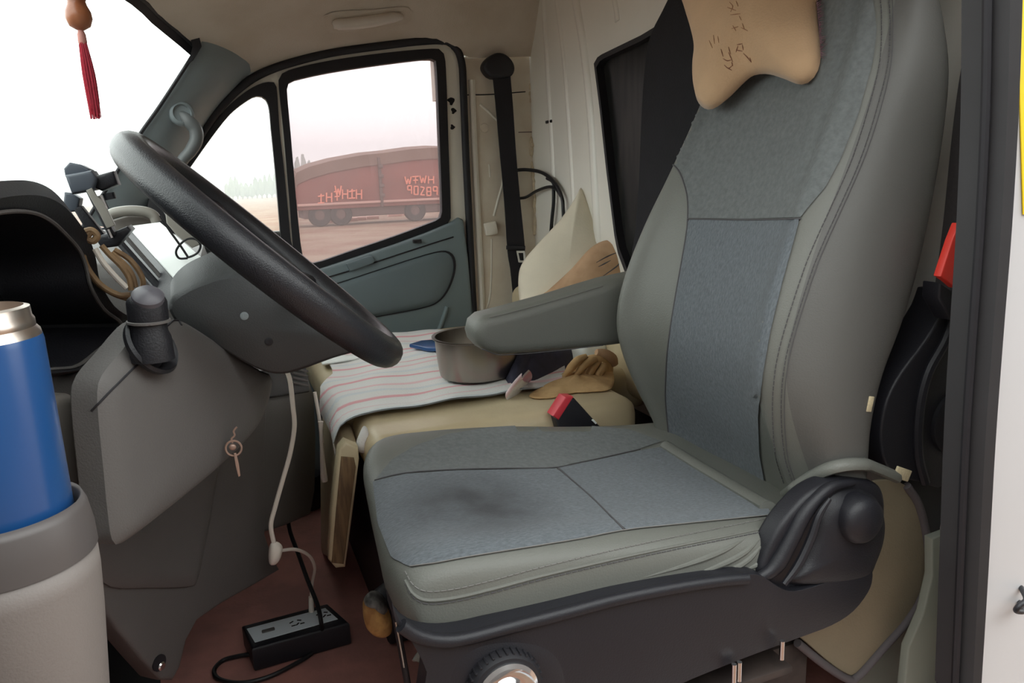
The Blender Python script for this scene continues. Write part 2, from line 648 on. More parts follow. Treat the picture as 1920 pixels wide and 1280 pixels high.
# ceiling: headliner that falls towards the door edges
XF = [(0.62, 0.10), (0.8, -0.05), (1.0, -0.16), (1.5, -0.25), (1.85, -0.20), (2.065, -0.105), (2.173, -0.077), (2.30, -0.012), (2.36, 0.03), (2.44, 0.117)]
ZF = [(0.62, 1.26), (0.8, 1.37), (1.0, 1.42), (1.5, 1.46), (1.85, 1.435), (2.065, 1.40), (2.173, 1.385), (2.30, 1.345), (2.44, 1.272)]
ZR = [(0.62, 1.35), (0.66, 1.45), (0.72, 1.53), (1.0, 1.60), (1.5, 1.63), (2.1, 1.60), (2.3, 1.55), (2.36, 1.505), (2.40, 1.44), (2.44, 1.362)]
EDGE = DP([(468, 138), (500, 128), (540, 114), (620, 95), (720, 81), (800, 76), (850, 94), (872, 106), (920, 108), (992, 106)], 2.44)
rows = []
for y in [0.62, 0.66, 0.72, 0.8, 0.9, 1.05, 1.25, 1.5, 1.75, 1.95, 2.065, 2.12, 2.173, 2.24, 2.30, 2.35, 2.40, 2.44]:
    xf = ci(XF, y)
    rr = []
    for t in rng(0, 1, 28):
        x = xf + (XW + 0.03 - xf) * t
        z = ci(ZF, y) + (ci(ZR, y) - ci(ZF, y)) * (1 - (1 - t) ** 1.5)
        rr.append(Vector((x, y, z)))
    rows.append(rr)
# the last row follows the top of the door opening
ed = [(p.x, p.z) for p in EDGE]
for q in rows[-1]:
    q.z = ci(ed, q.x)
for q in rows[-2]:
    q.z = 0.5 * (q.z + ci(ed, q.x) + 0.04)
lower = rows
v, f = grid(rows)
n = len(v)
v2 = [p + Vector((0, 0, 0.03)) for p in v]
ceil = obj('ceiling', join((v, f), (v2, f)), 'headliner', kind='structure', sharp=0)
ct = bvh(ceil)
rail = tube([r[0] + Vector((-0.004, 0, 0.004)) for r in rows], 0.007, 8, smooth=3)
obj('trim_1', rail, 'rubber', kind='structure', label='black rubber strip along the top of the windscreen')
# small roof handle moulding
h = thing('roof_handle', P(690, 45, Y=2.25), 'pale rounded handle moulded on the beige headliner above the passenger window', 'handle')
hp = [hit(ct, a, b, 0.012) for a, b in [(622, 43), (632, 40), (665, 38), (700, 33), (735, 27), (752, 26)]]
obj('grip', tube(hp, [0.009, 0.016, 0.017, 0.017, 0.015, 0.008], 12, smooth=6, flat=(1, 1)), 'headliner_pale', h)
obj('recess', patch(ct, [(610, 28), (640, 20), (700, 17), (760, 12), (772, 26), (762, 44), (700, 52), (640, 60), (612, 56)], 0.002, 12), 'headliner', h)

# windscreen: glass bowed round to the pillar, with a black printed border
top, bot = [], []
for y in rng(0.66, 2.34, 30):
    xt, zt = ci(XF, y) - 0.005, ci(ZF, y) + 0.012
    top.append(Vector((xt, y, zt)))
    bot.append(Vector((xt - 0.56, y, zt - 0.74)))
win = thing('window_1', (-0.4, 1.5, 0.8), 'windscreen with a pale overcast sky behind it', None, kind='structure')
obj('pane', grid([[a.lerp(b, t) for t in rng(0, 1, 8)] for a, b in zip(top, bot)]), 'glass_clear', win, sharp=0)
obj('border', grid([[a.lerp(b, t) + Vector((0.004, 0, -0.004)) for t in (0, 0.02, 0.035)] for a, b in zip(top, bot)]), 'rubber', win, sharp=0)
corner = [PN(a, b, Vector((0, 2.29, 1.3)), Vector((0, 1, 0))) for a, b in [(340, 56), (360, 74), (366, 92), (352, 118), (300, 198), (262, 252), (222, 318), (180, 385), (140, 450)]]
obj('border', tube(corner, 0.005, 8, smooth=5), 'rubber', win)
cn = [PN(a, b, Vector((0, 2.285, 1.3)), Vector((0, 1, 0))) for a, b in [(328, 44), (345, 58), (357, 72), (361, 86), (357, 104), (346, 124), (362, 112), (378, 86), (372, 62), (350, 40)]]
obj('border_corner', prism(cn, (0, 0.012, 0)), 'rubber', win)

# passenger side windscreen pillar with its grab handle
L = [PN(a, b, Vector((0, 2.30, 1)), Vector((0, 1, 0))) for a, b in [(384, 48), (374, 88), (338, 140), (302, 196), (264, 252), (226, 310), (200, 352), (160, 420)]]
R_ = DP([(506, 108), (478, 134), (442, 172), (412, 204), (382, 248), (352, 302), (326, 348), (276, 444)], 2.452)
rows = []
for i_, (a, b) in enumerate(zip(cr(L, 4), cr(R_, 4))):
    rows.append([a.lerp(b, t) + Vector((0.3, -0.95, 0.1)) * (0.035 * min(1, i_ / 6) * math.sin(PI * t) ** 0.8) for t in rng(0, 1, 12)])
pil = obj('trim_2', join(grid(rows), grid([[p + Vector((0, 0.04, 0)) for p in r] for r in rows])), 'pillar_grey', kind='structure', sharp=0)
pt = bvh(pil)
mir = [[Vector((p.x - .13, 2.97 - p.y, p.z)) for p in r] for r in rows]
obj('trim_8', join(grid(mir), grid([[p - Vector((0, 0.04, 0)) for p in r] for r in mir])), 'pillar_grey', kind='structure', sharp=0, label='grey windscreen pillar on the driver side')
hd = thing('grab_handle', PN(350, 260, Vector((0, 2.33, 1)), Vector((0, 1, 0))), 'grey grab handle curved out from the windscreen pillar', 'handle')
hpath = [hit(pt, 338, 212, -0.01)] + [PN(a, b, Vector((0, 2.32, 1)), Vector((0, 1, 0))) for a, b in [(352, 226), (366, 242), (368, 262), (358, 282), (344, 298), (330, 318)]] + [hit(pt, 310, 335, -0.01)]
obj('grip', tube(hpath, [0.014, 0.019, 0.019, 0.018, 0.016, 0.015, 0.014], 12, smooth=6), 'handle_grey', hd)
mc = hit(pt, 338, 212, 0.006)
obj('mount', lathe([(.034, -.004), (.034, .004), (.030, .010), (.024, .012), (.022, .006), (0, .004)], mc, Vector((.2, -.95, .1)), 28), 'pillar_grey', hd)

# passenger door: cream frame, two windows, grey trim panel
SEAL = [(330, 330), (352, 290), (372, 258), (398, 220), (425, 187), (455, 160), (490, 138), (540, 119), (620, 99), (720, 85), (790, 77), (832, 77), (856, 92), (866, 120), (869, 170), (874, 300), (881, 440), (889, 605)]
MAIN_IN = [(538, 168), (543, 155), (556, 149), (620, 135), (720, 120), (808, 110), (817, 116), (820, 150), (825, 280), (829, 390), (826, 408), (812, 416), (740, 443), (660, 470), (586, 494), (568, 482), (556, 380), (545, 250)]
MAIN_OUT = [(523, 165), (525, 143), (545, 130), (620, 113), (720, 99), (812, 91), (830, 98), (836, 125), (841, 270), (845, 390), (843, 414), (824, 428), (740, 458), (660, 484), (592, 508), (556, 500), (543, 380), (532, 250)]
Q_IN = [(346, 330), (362, 306), (396, 258), (430, 215), (458, 192), (480, 180), (496, 184), (504, 200), (508, 240), (517, 330), (526, 440), (528, 460), (450, 470), (330, 470), (300, 410)]
Q_OUT = [(326, 338), (352, 298), (386, 248), (425, 202), (460, 172), (490, 156), (512, 154), (519, 165), (524, 240), (534, 330), (545, 450), (548, 478), (450, 488), (315, 488), (284, 412)]


def sm(l, k=3):
    return [(p.x, p.y) for p in cr([(a, b, 0) for a, b in l], k, True)]


MAIN_IN, MAIN_OUT, Q_IN, Q_OUT = sm(MAIN_IN), sm(MAIN_OUT), sm(Q_IN), sm(Q_OUT)
d1 = thing('door_1', (0.4, YP, 0.0), 'passenger door with cream frame, two windows and teal grey panel', None, kind='structure')
FR = [(318, 350), (345, 305), (372, 263), (400, 224), (430, 188), (458, 163), (492, 142), (540, 124), (620, 104), (720, 90), (790, 82), (830, 82), (852, 95), (861, 120), (865, 170), (870, 300), (878, 440), (884, 560), (560, 700), (250, 640), (262, 440)]


def shr(l, k):
    """outline moved a little towards its centre"""
    c = Vector((sum(p[0] for p in l) / len(l), sum(p[1] for p in l) / len(l)))
    return [(c.x + (p[0] - c.x) * k, c.y + (p[1] - c.y) * k) for p in l]


obj('door_frame', sheet_holes(DP(FR), [DP(shr(MAIN_OUT, 0.985)), DP(shr(Q_OUT, 0.985))], (0, 0.035, 0)), 'cream', d1, smooth=False)
obj('window_seal', ring(DP(MAIN_OUT, YP - 0.006), DP(MAIN_IN, YP - 0.006), (0, 0.03, 0)), 'rubber', d1)
obj('window_seal', ring(DP(Q_OUT, YP - 0.006), DP(Q_IN, YP - 0.006), (0, 0.03, 0)), 'rubber', d1)
pa = DP(shr(MAIN_IN, 1.01), YP + 0.012)
obj('pane', (pa, [tuple(range(len(pa)))]), 'glass_tint', d1, smooth=False)
pa = DP(shr(Q_IN, 1.02), YP + 0.012)
obj('pane', (pa, [tuple(range(len(pa)))]), 'glass_quarter', d1, smooth=False)
PAN = [(500, 545), (560, 516), (600, 505), (664, 484), (740, 459), (800, 437), (848, 417), (862, 408), (870, 412), (879, 480), (886, 560), (893, 640), (897, 760), (904, 1000), (500, 1000), (420, 760), (440, 600)]
dp = obj('door_panel', prism(DP(PAN, YP - 0.03), (0, 0.05, 0), 0.012), 'door_grey', d1)
dt = bvh(dp)
# inset pad with a dark groove round it, arm pull and lower pocket step
PAD = [(560, 552), (620, 534), (700, 508), (780, 482), (826, 470), (846, 474), (854, 490), (852, 515), (840, 545), (822, 566), (795, 577), (730, 590), (640, 606), (580, 612), (540, 590)]
obj('groove', ring(trace(dt, PAD + PAD[:1], 0.001), trace(dt, shr(PAD, 0.965) + shr(PAD, 0.965)[:1], 0.001), (0, -0.002, 0)), 'rubber', d1)
pad = trace(dt, shr(PAD, 0.965) + shr(PAD, 0.965)[:1], 0.0, 6)
obj('pad', puff(pad, (0, -1, 0), 0.016, 90, 8, 0.3, smooth=False, power=0.35), 'door_dark', d1)
obj('inside_handle', prism([p for p in trace(dt, [(648, 494), (690, 480), (700, 484), (698, 493), (655, 508)], 0.0, 3)], (0, -0.012, 0), 0.003), 'door_dark', d1)
obj('sill_groove', tube(trace(dt, [(610, 521), (660, 506), (720, 486), (790, 463), (850, 444)], 0.0005), 0.0025, 6, smooth=1), 'rubber', d1)
obj('moulding', tube(trace(dt, [(838, 575), (826, 610), (812, 640), (800, 660)], 0.001), 0.007, 8, smooth=1), 'door_grey', d1)
obj('clip', box(D(782, 452, YP - 0.036), (0.03, 0.012, 0.012), 0.003), 'rubber', d1)
# scraped paint marks by the latch
for k, (a, b, s) in enumerate([(846, 190, 9), (850, 208, 7), (848, 238, 6)]):
    c = D(a, b, YP - 0.001)
    obj('scrape', puff([c + Vector((math.cos(t) * s * 0.0012 * (1 + 0.5 * math.sin(3 * t + k)), 0, math.sin(t) * s * 0.0014)) for t in rng(0, 5.6, 9)], (0, -1, 0), 0.002, 20, 3), 'torn', d1)
# rubber seal round the opening
obj('trim_3', tube(DP(SEAL, YP - 0.012), 0.0125, 10, smooth=5), 'rubber', kind='structure')

# passenger side pillar behind the door
pl = thing('trim_4', (0.9, YP, 0.3), 'cream painted pillar behind the passenger door carrying the seat belt', None, kind='structure')
PIL = [(866, 112), (872, 104), (930, 104), (990, 98), (1010, 98), (1014, 300), (1020, 460), (1024, 640), (1000, 760), (896, 760), (890, 600), (880, 440), (872, 300), (868, 160)]
pp = obj('pillar_panel', prism(DP(PIL, YP), (0, 0.04, 0), 0.004), 'cream_dirty', pl)
p4 = bvh(pp)
obj('edge_fold', tube(trace(p4, [(884, 150), (889, 280), (897, 440), (905, 600), (910, 680)], 0), 0.012, 8, smooth=1), 'cream', pl)
obj('pressed_rib', tube(trace(p4, [(900, 195), (922, 215), (940, 240), (942, 300), (944, 335), (934, 375), (926, 405)], -.003), 0.006, 8, smooth=1), 'cream', pl)
obj('pressed_rib', tube(trace(p4, [(922, 448), (921, 520), (918, 560), (908, 590)], -.003), 0.005, 8, smooth=1), 'cream', pl)
obj('pressed_rib', tube(trace(p4, [(917, 308), (919, 332)], -.002), 0.004, 8, smooth=1), 'cream', pl)
obj('anchor_boss', box(D(920, 428, YP - 0.008), (0.045, 0.02, 0.045), 0.006, Matrix.Rotation(-0.15, 3, 'Y')), 'cream', pl)
obj('plug', lathe([(0.016, 0), (0.014, -0.004), (0.0, -0.005)], D(908, 240, YP), (0, 1, 0), 20), 'cream_dirty', pl)
obj('panel_joint', tube(trace(p4, [(874, 178), (920, 177), (985, 172)], 0.0005), 0.0018, 6, smooth=1), 'torn', pl)
obj('panel_joint', tube(trace(p4, [(972, 248), (1010, 247)], 0.0005), 0.0014, 6, smooth=1), 'truck_dark', pl)
obj('roof_rail', tube(trace(p4, [(868, 108), (920, 104), (985, 100)], 0), 0.006, 8, smooth=1), 'cream', pl)

# bulkhead with pressed ribs and a dark window
wr = thing('wall_rear', (XW, 1.5, 0), 'off-white ribbed bulkhead behind the seats', None, kind='structure')
WIN = [P(a, b, X=XW) for a, b in [(1122, 122), (1130, 108), (1210, 70), (1260, 40), (1330, 10), (1420, 120), (1420, 600), (1200, 560), (1166, 470), (1160, 440), (1145, 320), (1132, 200)]]
WO = [Vector(p) for p in [(XW, 0.60, -0.05), (XW, 2.52, -0.05), (XW, 2.52, 1.72), (XW, 0.60, 1.72)]]
bk = obj('bulkhead_panel', sheet_holes(WO, [WIN], (0.03, 0, 0)), 'wall_paint', wr, smooth=False)
bt = bvh(bk)
for a, b, r in [([(1018, -10), (1026, 120), (1034, 260), (1040, 380)], -.010, 0.016), ([(1042, -10), (1058, 120), (1068, 260), (1076, 400)], -.010, 0.015), ([(1078, -10), (1096, 100), (1108, 220), (1116, 360), (1122, 470)], -.016, 0.026), ([(1150, -10), (1156, 20), (1158, 40)], -.008, 0.014)]:
    obj('pressed_rib', tube(trace(bt, a, b), r, 10, smooth=1, flat=(1, 1)), 'wall_paint', wr)
obj('slot', box(P(1029, 228, X=XW - 0.002), (0.006, 0.045, 0.009), 0.002), 'torn', wr)
jt = trace(bt, [(990, 30), (987, 100), (994, 180), (990, 240), (999, 270), (996, 300), (1002, 340), (1004, 440)], 0.0, 14)
obj('sealant_bead', tube([p + Vector((random.uniform(-.003, .001), random.uniform(-.005, .005), 0)) for p in jt], [0.005, 0.008, 0.006, 0.012, 0.007, 0.011, 0.006, 0.008], 8, smooth=2), 'sealant', wr)
w2 = thing('window_2', (XW, 1.7, 0.8), 'dark window in the off-white bulkhead', None, kind='structure')
ws = [p + Vector((-0.012, 0, 0)) for p in WIN]
cc = sum(ws, Vector()) / len(ws)
obj('window_seal', ring([cc + (p - cc) * 1.02 for p in ws], [cc + (p - cc) * 0.965 for p in ws], (0.03, 0, 0)), 'rubber', w2)
pg = [p + Vector((0.012, 0, 0)) for p in WIN]
obj('pane', (pg, [tuple(range(len(pg)))]), 'dark_glass', w2, smooth=False)

# driver side pillar: rubber seals, grey inner trim, white door jamb
YB = 0.60
dj = thing('trim_5', (0.85, YB, 0.0), 'driver side door pillar with grey rubber seals and white jamb', None, kind='structure')


def BL(l, y=YB):
    return [P(a, b, Y=y) for a, b in l]


A1 = [(1836, -40), (1832, 200), (1822, 420), (1808, 620), (1796, 820), (1784, 1050), (1772, 1300)]
A2 = [(1852, -40), (1848, 200), (1838, 420), (1824, 620), (1811, 820), (1801, 1050), (1790, 1300)]
A3 = [(1888, -40), (1880, 200), (1868, 420), (1852, 640), (1840, 820), (1828, 1050), (1812, 1300)]
s1 = tube(BL(A1, YB + 0.03), 0.011, 12, smooth=4)
obj('inner_seal', s1, 'seal', dj)
obj('outer_seal', grid([[a, a + Vector((0.004, -0.022, 0)), a.lerp(b, 0.5) + Vector((0.0, -0.028, 0)), b + Vector((-0.004, -0.018, 0)), b, b + Vector((0, 0.03, 0)), a + Vector((0, 0.03, 0))] for a, b in zip(cr(BL(A2), 4), cr(BL(A3), 4))], False, True), 'seal', dj)
obj('seal_lip', tube(BL(A2, YB - 0.004), 0.005, 8, smooth=4), 'rubber', dj)
obj('jamb', sheet_holes([p + Vector((-0.006, 0, 0)) for p in BL(A3)] + [Vector((1.5, YB, -0.3)), Vector((1.5, YB, 1.5))], [], (0, 0.018, 0)), 'white_paint', dj, smooth=False)
gi = [(1730, 1000), (1745, 980), (1768, 900), (1800, 300), (1812, -40), (1870, -40), (1840, 1300), (1660, 1300), (1700, 1180)]
obj('inner_panel', prism(BL([(1680, 880), (1800, 880), (1806, 1050), (1700, 1100)], 0.795), (0.0, 0.012, 0), 0.003), 'seal', dj)
obj('inner_panel', prism(BL([(1748, 1010), (1800, 990), (1810, 1340), (1690, 1340), (1704, 1215), (1732, 1150), (1748, 1080)], 0.725), (0.0, 0.015, 0), 0.003), 'pillar_trim', dj)
obj('inner_panel', prism(BL([(1640, 1000), (1700, 960), (1860, 960), (1860, 1340), (1600, 1340)], 0.82), (0.0, 0.02, 0), 0.004), 'pillar_trim', dj)
obj('inner_pillar', box((1.00, 0.66, 0.7), (0.10, 0.05, 1.5), 0.01), 'cream', dj)
sk = thing('door_latch_hook', P(1900, 1135, Y=YB), 'dark metal latch hook projecting from the white door jamb', 'hook')
c = P(1912, 1135, Y=YB - .02)
obj('hook', tube([c + Vector((0.03, 0.02, 0.008)), c + Vector((0.008, -0.002, 0.008)), c + Vector((-0.008, -0.004, 0.004)), c + Vector((-0.009, -0.002, -0.004)), c + Vector((0.008, 0.0, -0.010)), c + Vector((0.03, 0.02, -0.014))], 0.0035, 10, smooth=5), 'black', sk)
st = BL([(1905, -30), (1917, 402), (1990, 402), (1990, -30)], YB - 0.001)
tag(obj('sticker', prism(st, (0, -0.0012, 0)), 'yellow'), 'yellow sticker on the white door jamb at the edge of the picture', 'sticker')
obj('trim_6', join(box((0.2, 0.60, -0.03), (2.0, 0.1, 0.12), 0.01), box((-0.6, 0.60, 0.4), (0.5, 0.06, 0.9), 0.01)), 'white_paint', kind='structure')

# ================================================================== driver's seat
seat = thing('driver_seat', (0.5, 1.0, 0.0), 'grey driver seat with fabric inserts, armrest and black plastic side shield', 'seat')
Xf = [(.36, .775), (.42, .765), (.48, .745), (.55, .712), (.62, .685), (.68, .675), (.76, .69), (.86, .73), (.95, .776), (1.05, .824), (1.17, .873), (1.27, .912), (1.36, .955), (1.42, .995)]
Xr = [(.36, .84), (.42, .845), (.52, .85), (.59, .85), (.66, .865), (.74, .90), (.81, .925), (.9, .950), (1.0, .972), (1.08, .983), (1.14, .975), (1.2, .958), (1.3, .965), (1.36, .985), (1.42, 1.012)]
Yn = [(.36, .742), (.46, .738), (.6, .735), (.75, .738), (.9, .748), (1.0, .757), (1.1, .77), (1.2, .79), (1.30, .83), (1.37, .88), (1.42, .95)]
Yq = [(.36, 1.25), (.46, 1.262), (.6, 1.272), (.7, 1.275), (.8, 1.268), (.9, 1.258), (1.0, 1.248), (1.1, 1.235), (1.2, 1.212), (1.30, 1.17), (1.37, 1.12), (1.42, 1.05)]
Dp = [(.36, .03), (.46, .034), (.75, .034), (.9, .026), (1.05, .010), (1.2, .002), (1.42, 0)]


def bsec(z, per=5):
    xf, xr, a, b, d = ci(Xf, z), ci(Xr, z), ci(Yn, z), ci(Yq, z), ci(Dp, z)
    t = xr - xf
    half = [(xr, .05), (xr - .025, .012), (xf + t * .62, .0), (xf + t * .33, .010), (xf + .022, .040), (xf + .001, .072), (xf + .008 + d * .3, .098), (xf + d * .85, .122), (xf + d + .006, .175)]
    k = min(1.0, (b - a) / .5)
    pts = [Vector((x, a + y * k, z)) for x, y in half]
    pts += [Vector((xf + d + .010, (a + b) / 2, z))]
    pts += [Vector((x, b - y * k, z)) for x, y in half[::-1]]
    return cr(pts, per)


rows = [bsec(z) for z in rng(.38, 1.42, 64)]
v, f = grid(rows, False, False)
nv = len(rows[0])
# close the back and the top
back = [[r[-1].lerp(r[0], t) + Vector((0.012 * math.sin(PI * t), 0, 0)) for t in rng(0, 1, 8)] for r in rows]
tc_ = sum(rows[-1], Vector()) / nv + Vector((0, 0, .012))
topf = [[p.lerp(tc_, t) for p in rows[-1] + [rows[-1][0]]] for t in (0, .4, .8, 1)]
bcen = sum(rows[0], Vector()) / nv
botf = [[p.lerp(bcen, t) for p in rows[0] + [rows[0][0]]] for t in (0, 1)]
bo = obj('backrest', join((v, f), grid(back), grid(topf), grid(botf)), 'vinyl_side', seat, sharp=0)
btree = bvh(bo)
bo.data.materials.append(M['vinyl'])
for p in bo.data.polygons[:len(f)]:
    if p.vertices[0] % nv >= 5 * 4 and p.vertices[2] % nv >= 5 * 4:
        p.material_index = 1

# cloth panels of the backrest, laid on it along the seams
INS = [(1254, 812), (1250, 740), (1254, 660), (1266, 570), (1280, 490), (1290, 425), (1292, 412), (1400, 414), (1500, 412), (1490, 450), (1468, 530), (1446, 620), (1432, 700), (1424, 780), (1426, 850), (1436, 905), (1446, 950), (1350, 890)]
sub = obj('insert', patch(btree, INS, .0026, 7, smooth=False), 'fabric', bo, sharp=0, label='woven blue grey centre panel')
UP = [(1292, 409), (1290, 370), (1278, 330), (1262, 308), (1246, 300), (1258, 262), (1275, 210), (1296, 140), (1310, 60), (1318, -40), (1440, -60), (1570, -60), (1630, -40), (1640, 20), (1644, 60), (1636, 120), (1608, 220), (1576, 300), (1548, 352), (1524, 380), (1502, 408), (1400, 411)]
obj('upper_panel', patch(btree, UP, .0024, 7, smooth=False), 'fabric_up', bo, sharp=0, label='smooth grey upper panel')


def seam(parent, pts, m='thread', r=.0011, tree=None, lift=.0026):
    p = trace(tree, pts, lift, 8)
    return obj('seam', tube(p, r, 6, smooth=1), m, parent)


for pts in [[(1254, 812), (1249, 740), (1253, 660), (1266, 570), (1280, 490), (1290, 425), (1290, 370), (1278, 330), (1262, 308), (1244, 299)],
            [(1291, 411), (1400, 413), (1502, 411)]]:
    seam(bo, pts, tree=btree, r=.0014)
SS = [(1660, -20), (1664, 40), (1660, 120), (1636, 215), (1606, 305), (1566, 395), (1528, 480), (1500, 560), (1476, 640), (1464, 700), (1460, 770), (1466, 850), (1482, 905)]
for k, dx in enumerate((-11, 5)):
    pts = [(a + dx, b) for a, b in SS]
    p = trace(btree, pts, .0016, 8)
    obj('stitching', stitch(p, .0007, .006, .003), 'thread', bo)
seam(bo, [(1660 + 12, -20), (1675, 40), (1671, 120), (1648, 215), (1617, 305), (1577, 395), (1539, 480), (1511, 560), (1487, 640), (1475, 700), (1471, 770), (1477, 850), (1493, 905)], tree=btree, r=.0006)
# hem rolled round the bottom of the cover
hem = trace(btree, [(1440, 948), (1470, 922), (1510, 894), (1550, 874), (1590, 866), (1630, 868), (1660, 880)], .0, 6)
hem = [p + Vector((-.004, -.008, 0)) for p in hem] + [P(1668, 888, Y=.735), P(1680, 894, Y=.738)]
obj('hem', tube(hem, .010, 10, smooth=2, flat=(1, .8)), 'vinyl', bo)
lb = hit(btree, 1630, 757, .001)
obj('side_label', box(lb, (.009, .003, .022), .001, Matrix.Rotation(.2, 3, 'Y')), 'tag', bo, label='small woven label on the seat side')
tg = P(1692, 888, Y=.735)
obj('cloth_tag', box(tg, (.030, .004, .017), .001, Matrix.Rotation(.42, 3, 'Y')), 'tag', seat, label='beige cloth tag at the end of the seat hem')

# cushion
PX = [(0, .172), (.06, .150), (.13, .134), (.20, .136), (.26, .155), (.33, .20), (.45, .31), (.6, .45), (.75, .58), (.9, .71), (1, .82)]
PZ = [(0, .40), (.06, .415), (.13, .45), (.20, .492), (.26, .512), (.33, .521), (.45, .514), (.6, .497), (.75, .475), (.9, .458), (1, .45)]
WN = [(0, .225), (.13, .235), (.26, .248), (.45, .258), (.7, .262), (1, .262)]
WF = [(0, .195), (.13, .205), (.26, .225), (.45, .255), (.7, .265), (1, .262)]
CS = [(-.97, -.115), (-1.0, -.085), (-1.005, -.05), (-.99, -.022), (-.95, -.006), (-.86, .003), (-.74, .003), (-.60, -.004), (-.3, -.008), (0, -.009), (.3, -.008), (.46, -.003), (.62, .006), (.78, .010), (.90, .004), (.97, -.012), (1.0, -.04), (1.005, -.07), (.98, -.1)]


def csec(u, per=4):
    x, z = ci(PX, u), ci(PZ, u)
    a, b = ci(WN, u), ci(WF, u)
    fr = max(0.0, 1 - u / .42)
    pts = []
    for s, dz in CS:
        y = 1.0 + (s * a if s < 0 else s * b)
        e = max(0, (abs(s) - .55) / .45)
        bx = .16 if s > 0 else .05
        xx = x + .062 * min(1, fr * 1.25) * ((s + 1) / 2) + bx * fr * (1 - math.sqrt(max(0, 1 - min(1, e) ** 2)))
        # side wall only where there is something above it
        k = min(1, max(0, (u - .02) / .24))
        pts.append(Vector((xx, y, z + (dz * k if dz < -.006 else dz))))
    return cr(pts, per)


rows = [csec(u) for u in rng(0, 1, 60)]
cu = obj('cushion', grid(rows), 'vinyl', seat, sharp=0)
ctree = bvh(cu)
CI = [(700, 904), (760, 890), (850, 884), (950, 882), (1044, 880), (1110, 936), (1168, 995), (1080, 1012), (980, 1028), (880, 1044), (820, 1055), (768, 1063), (736, 1046), (710, 980)]
ci1 = patch(ctree, CI, .0022, 9, smooth=False)
mstain = mat('stained_grey_fabric', (102, 108, 113), 0.9, var=.24, vscale=150, bump=.5, bscale=350, stretch=(1, 2.6, 1), fuzz=.1)
nt = mstain.node_tree
b_ = nt.nodes['Principled BSDF']
oldc = b_.inputs['Base Color'].links[0].from_socket
pos = nt.nodes.new('ShaderNodeTexCoord')
sp = hit(ctree, 890, 948)


def blob(c, rad, strength, prev):
    mp = nt.nodes.new('ShaderNodeMapping')
    mp.vector_type = 'POINT'
    mp.inputs['Scale'].default_value = (1 / rad[0], 1 / rad[1], 1 / .1)
    mp.inputs['Location'].default_value = (-c.x / rad[0], -c.y / rad[1], -c.z / .1)
    nz = nt.nodes.new('ShaderNodeTexNoise')
    nz.inputs['Scale'].default_value = 18
    nt.links.new(pos.outputs['Object'], nz.inputs['Vector'])
    nt.links.new(pos.outputs['Object'], mp.inputs['Vector'])
    gr = nt.nodes.new('ShaderNodeTexGradient')
    gr.gradient_type = 'SPHERICAL'
    nt.links.new(mp.outputs['Vector'], gr.inputs['Vector'])
    mu = nt.nodes.new('ShaderNodeMath')
    mu.operation = 'MULTIPLY'
    nt.links.new(gr.outputs['Fac'], mu.inputs[0])
    nt.links.new(nz.outputs['Fac'], mu.inputs[1])
    mu2 = nt.nodes.new('ShaderNodeMath')
    mu2.operation = 'MULTIPLY'
    mu2.inputs[1].default_value = strength
    mu2.use_clamp = True
    nt.links.new(mu.outputs[0], mu2.inputs[0])
    mx = nt.nodes.new('ShaderNodeMix')
    mx.data_type = 'RGBA'
    nt.links.new(mu2.outputs[0], mx.inputs['Factor'])
    nt.links.new(prev, mx.inputs['A'])
    mx.inputs['B'].default_value = lin((58, 60, 64))
    return mx.outputs['Result']


base = wl(seat)
o1 = blob(sp - base, (.13, .14), 2.3, oldc)
sp2 = hit(ctree, 906, 955)
o1 = blob(sp2 - base, (.03, .03), .7, o1)
nt.links.new(o1, b_.inputs['Base Color'])
obj('front_insert', ci1, mstain, cu, sharp=0, label='blue grey front panel with a dark stain')
CR_ = [(1048, 879), (1130, 862), (1200, 846), (1250, 838), (1330, 890), (1440, 950), (1444, 968), (1360, 975), (1260, 985), (1172, 995), (1112, 935)]
obj('rear_insert', patch(ctree, CR_, .0026, 9, smooth=False), 'fabric', cu, sharp=0, label='woven blue grey rear panel')
CF = [(706, 898), (735, 862), (780, 836), (840, 815), (920, 802), (1010, 797), (1100, 799), (1180, 806), (1240, 828), (1200, 842), (1130, 858), (1044, 877), (950, 879), (850, 881), (760, 887)]
obj('far_bolster', patch(ctree, CF, .0018, 9, smooth=False), 'fabric_up', cu, sharp=0)
seam(cu, [(704, 902), (760, 889), (850, 882.5), (950, 880), (1046, 878), (1130, 860), (1200, 844)], tree=ctree)
seam(cu, [(1046, 880), (1110, 936), (1170, 996)], tree=ctree, r=.0013)
seam(cu, [(770, 1063), (820, 1056), (880, 1045), (980, 1029), (1080, 1013), (1170, 996), (1260, 986), (1440, 968)], 'light_thread', tree=ctree, r=.0008)
EDG = [(760, 1085), (775, 1110), (800, 1122), (850, 1118), (920, 1102), (1010, 1078), (1120, 1052), (1230, 1028), (1340, 1006), (1444, 985)]
for dy, m_ in ((-14, 'light_thread'), (9, 'thread')):
    p = trace(ctree, [(a, b + dy) for a, b in EDG], .001, 8)
    obj('stitching', stitch(p, .0007, .007, .003), m_, cu)
p = trace(ctree, [(a, b + 3) for a, b in EDG], .0, 8)
obj('welt', tube(p, .0022, 8, smooth=1), 'vinyl', cu)
# gathered folds on the side near the recliner
for q in ([(1430, 1005), (1390, 1040), (1330, 1068), (1250, 1095)], [(1436, 1015), (1400, 1052), (1360, 1072), (1300, 1088)], [(1400, 1008), (1350, 1035), (1290, 1058), (1200, 1085)], [(1444, 1030), (1425, 1055), (1395, 1070)]):
    p = trace(ctree, q, -.001, 6)
    if len(p) > 4:
        obj('fold', tube(p, [.001, .004, .0045, .003, .001], 8, smooth=1), 'vinyl', cu)
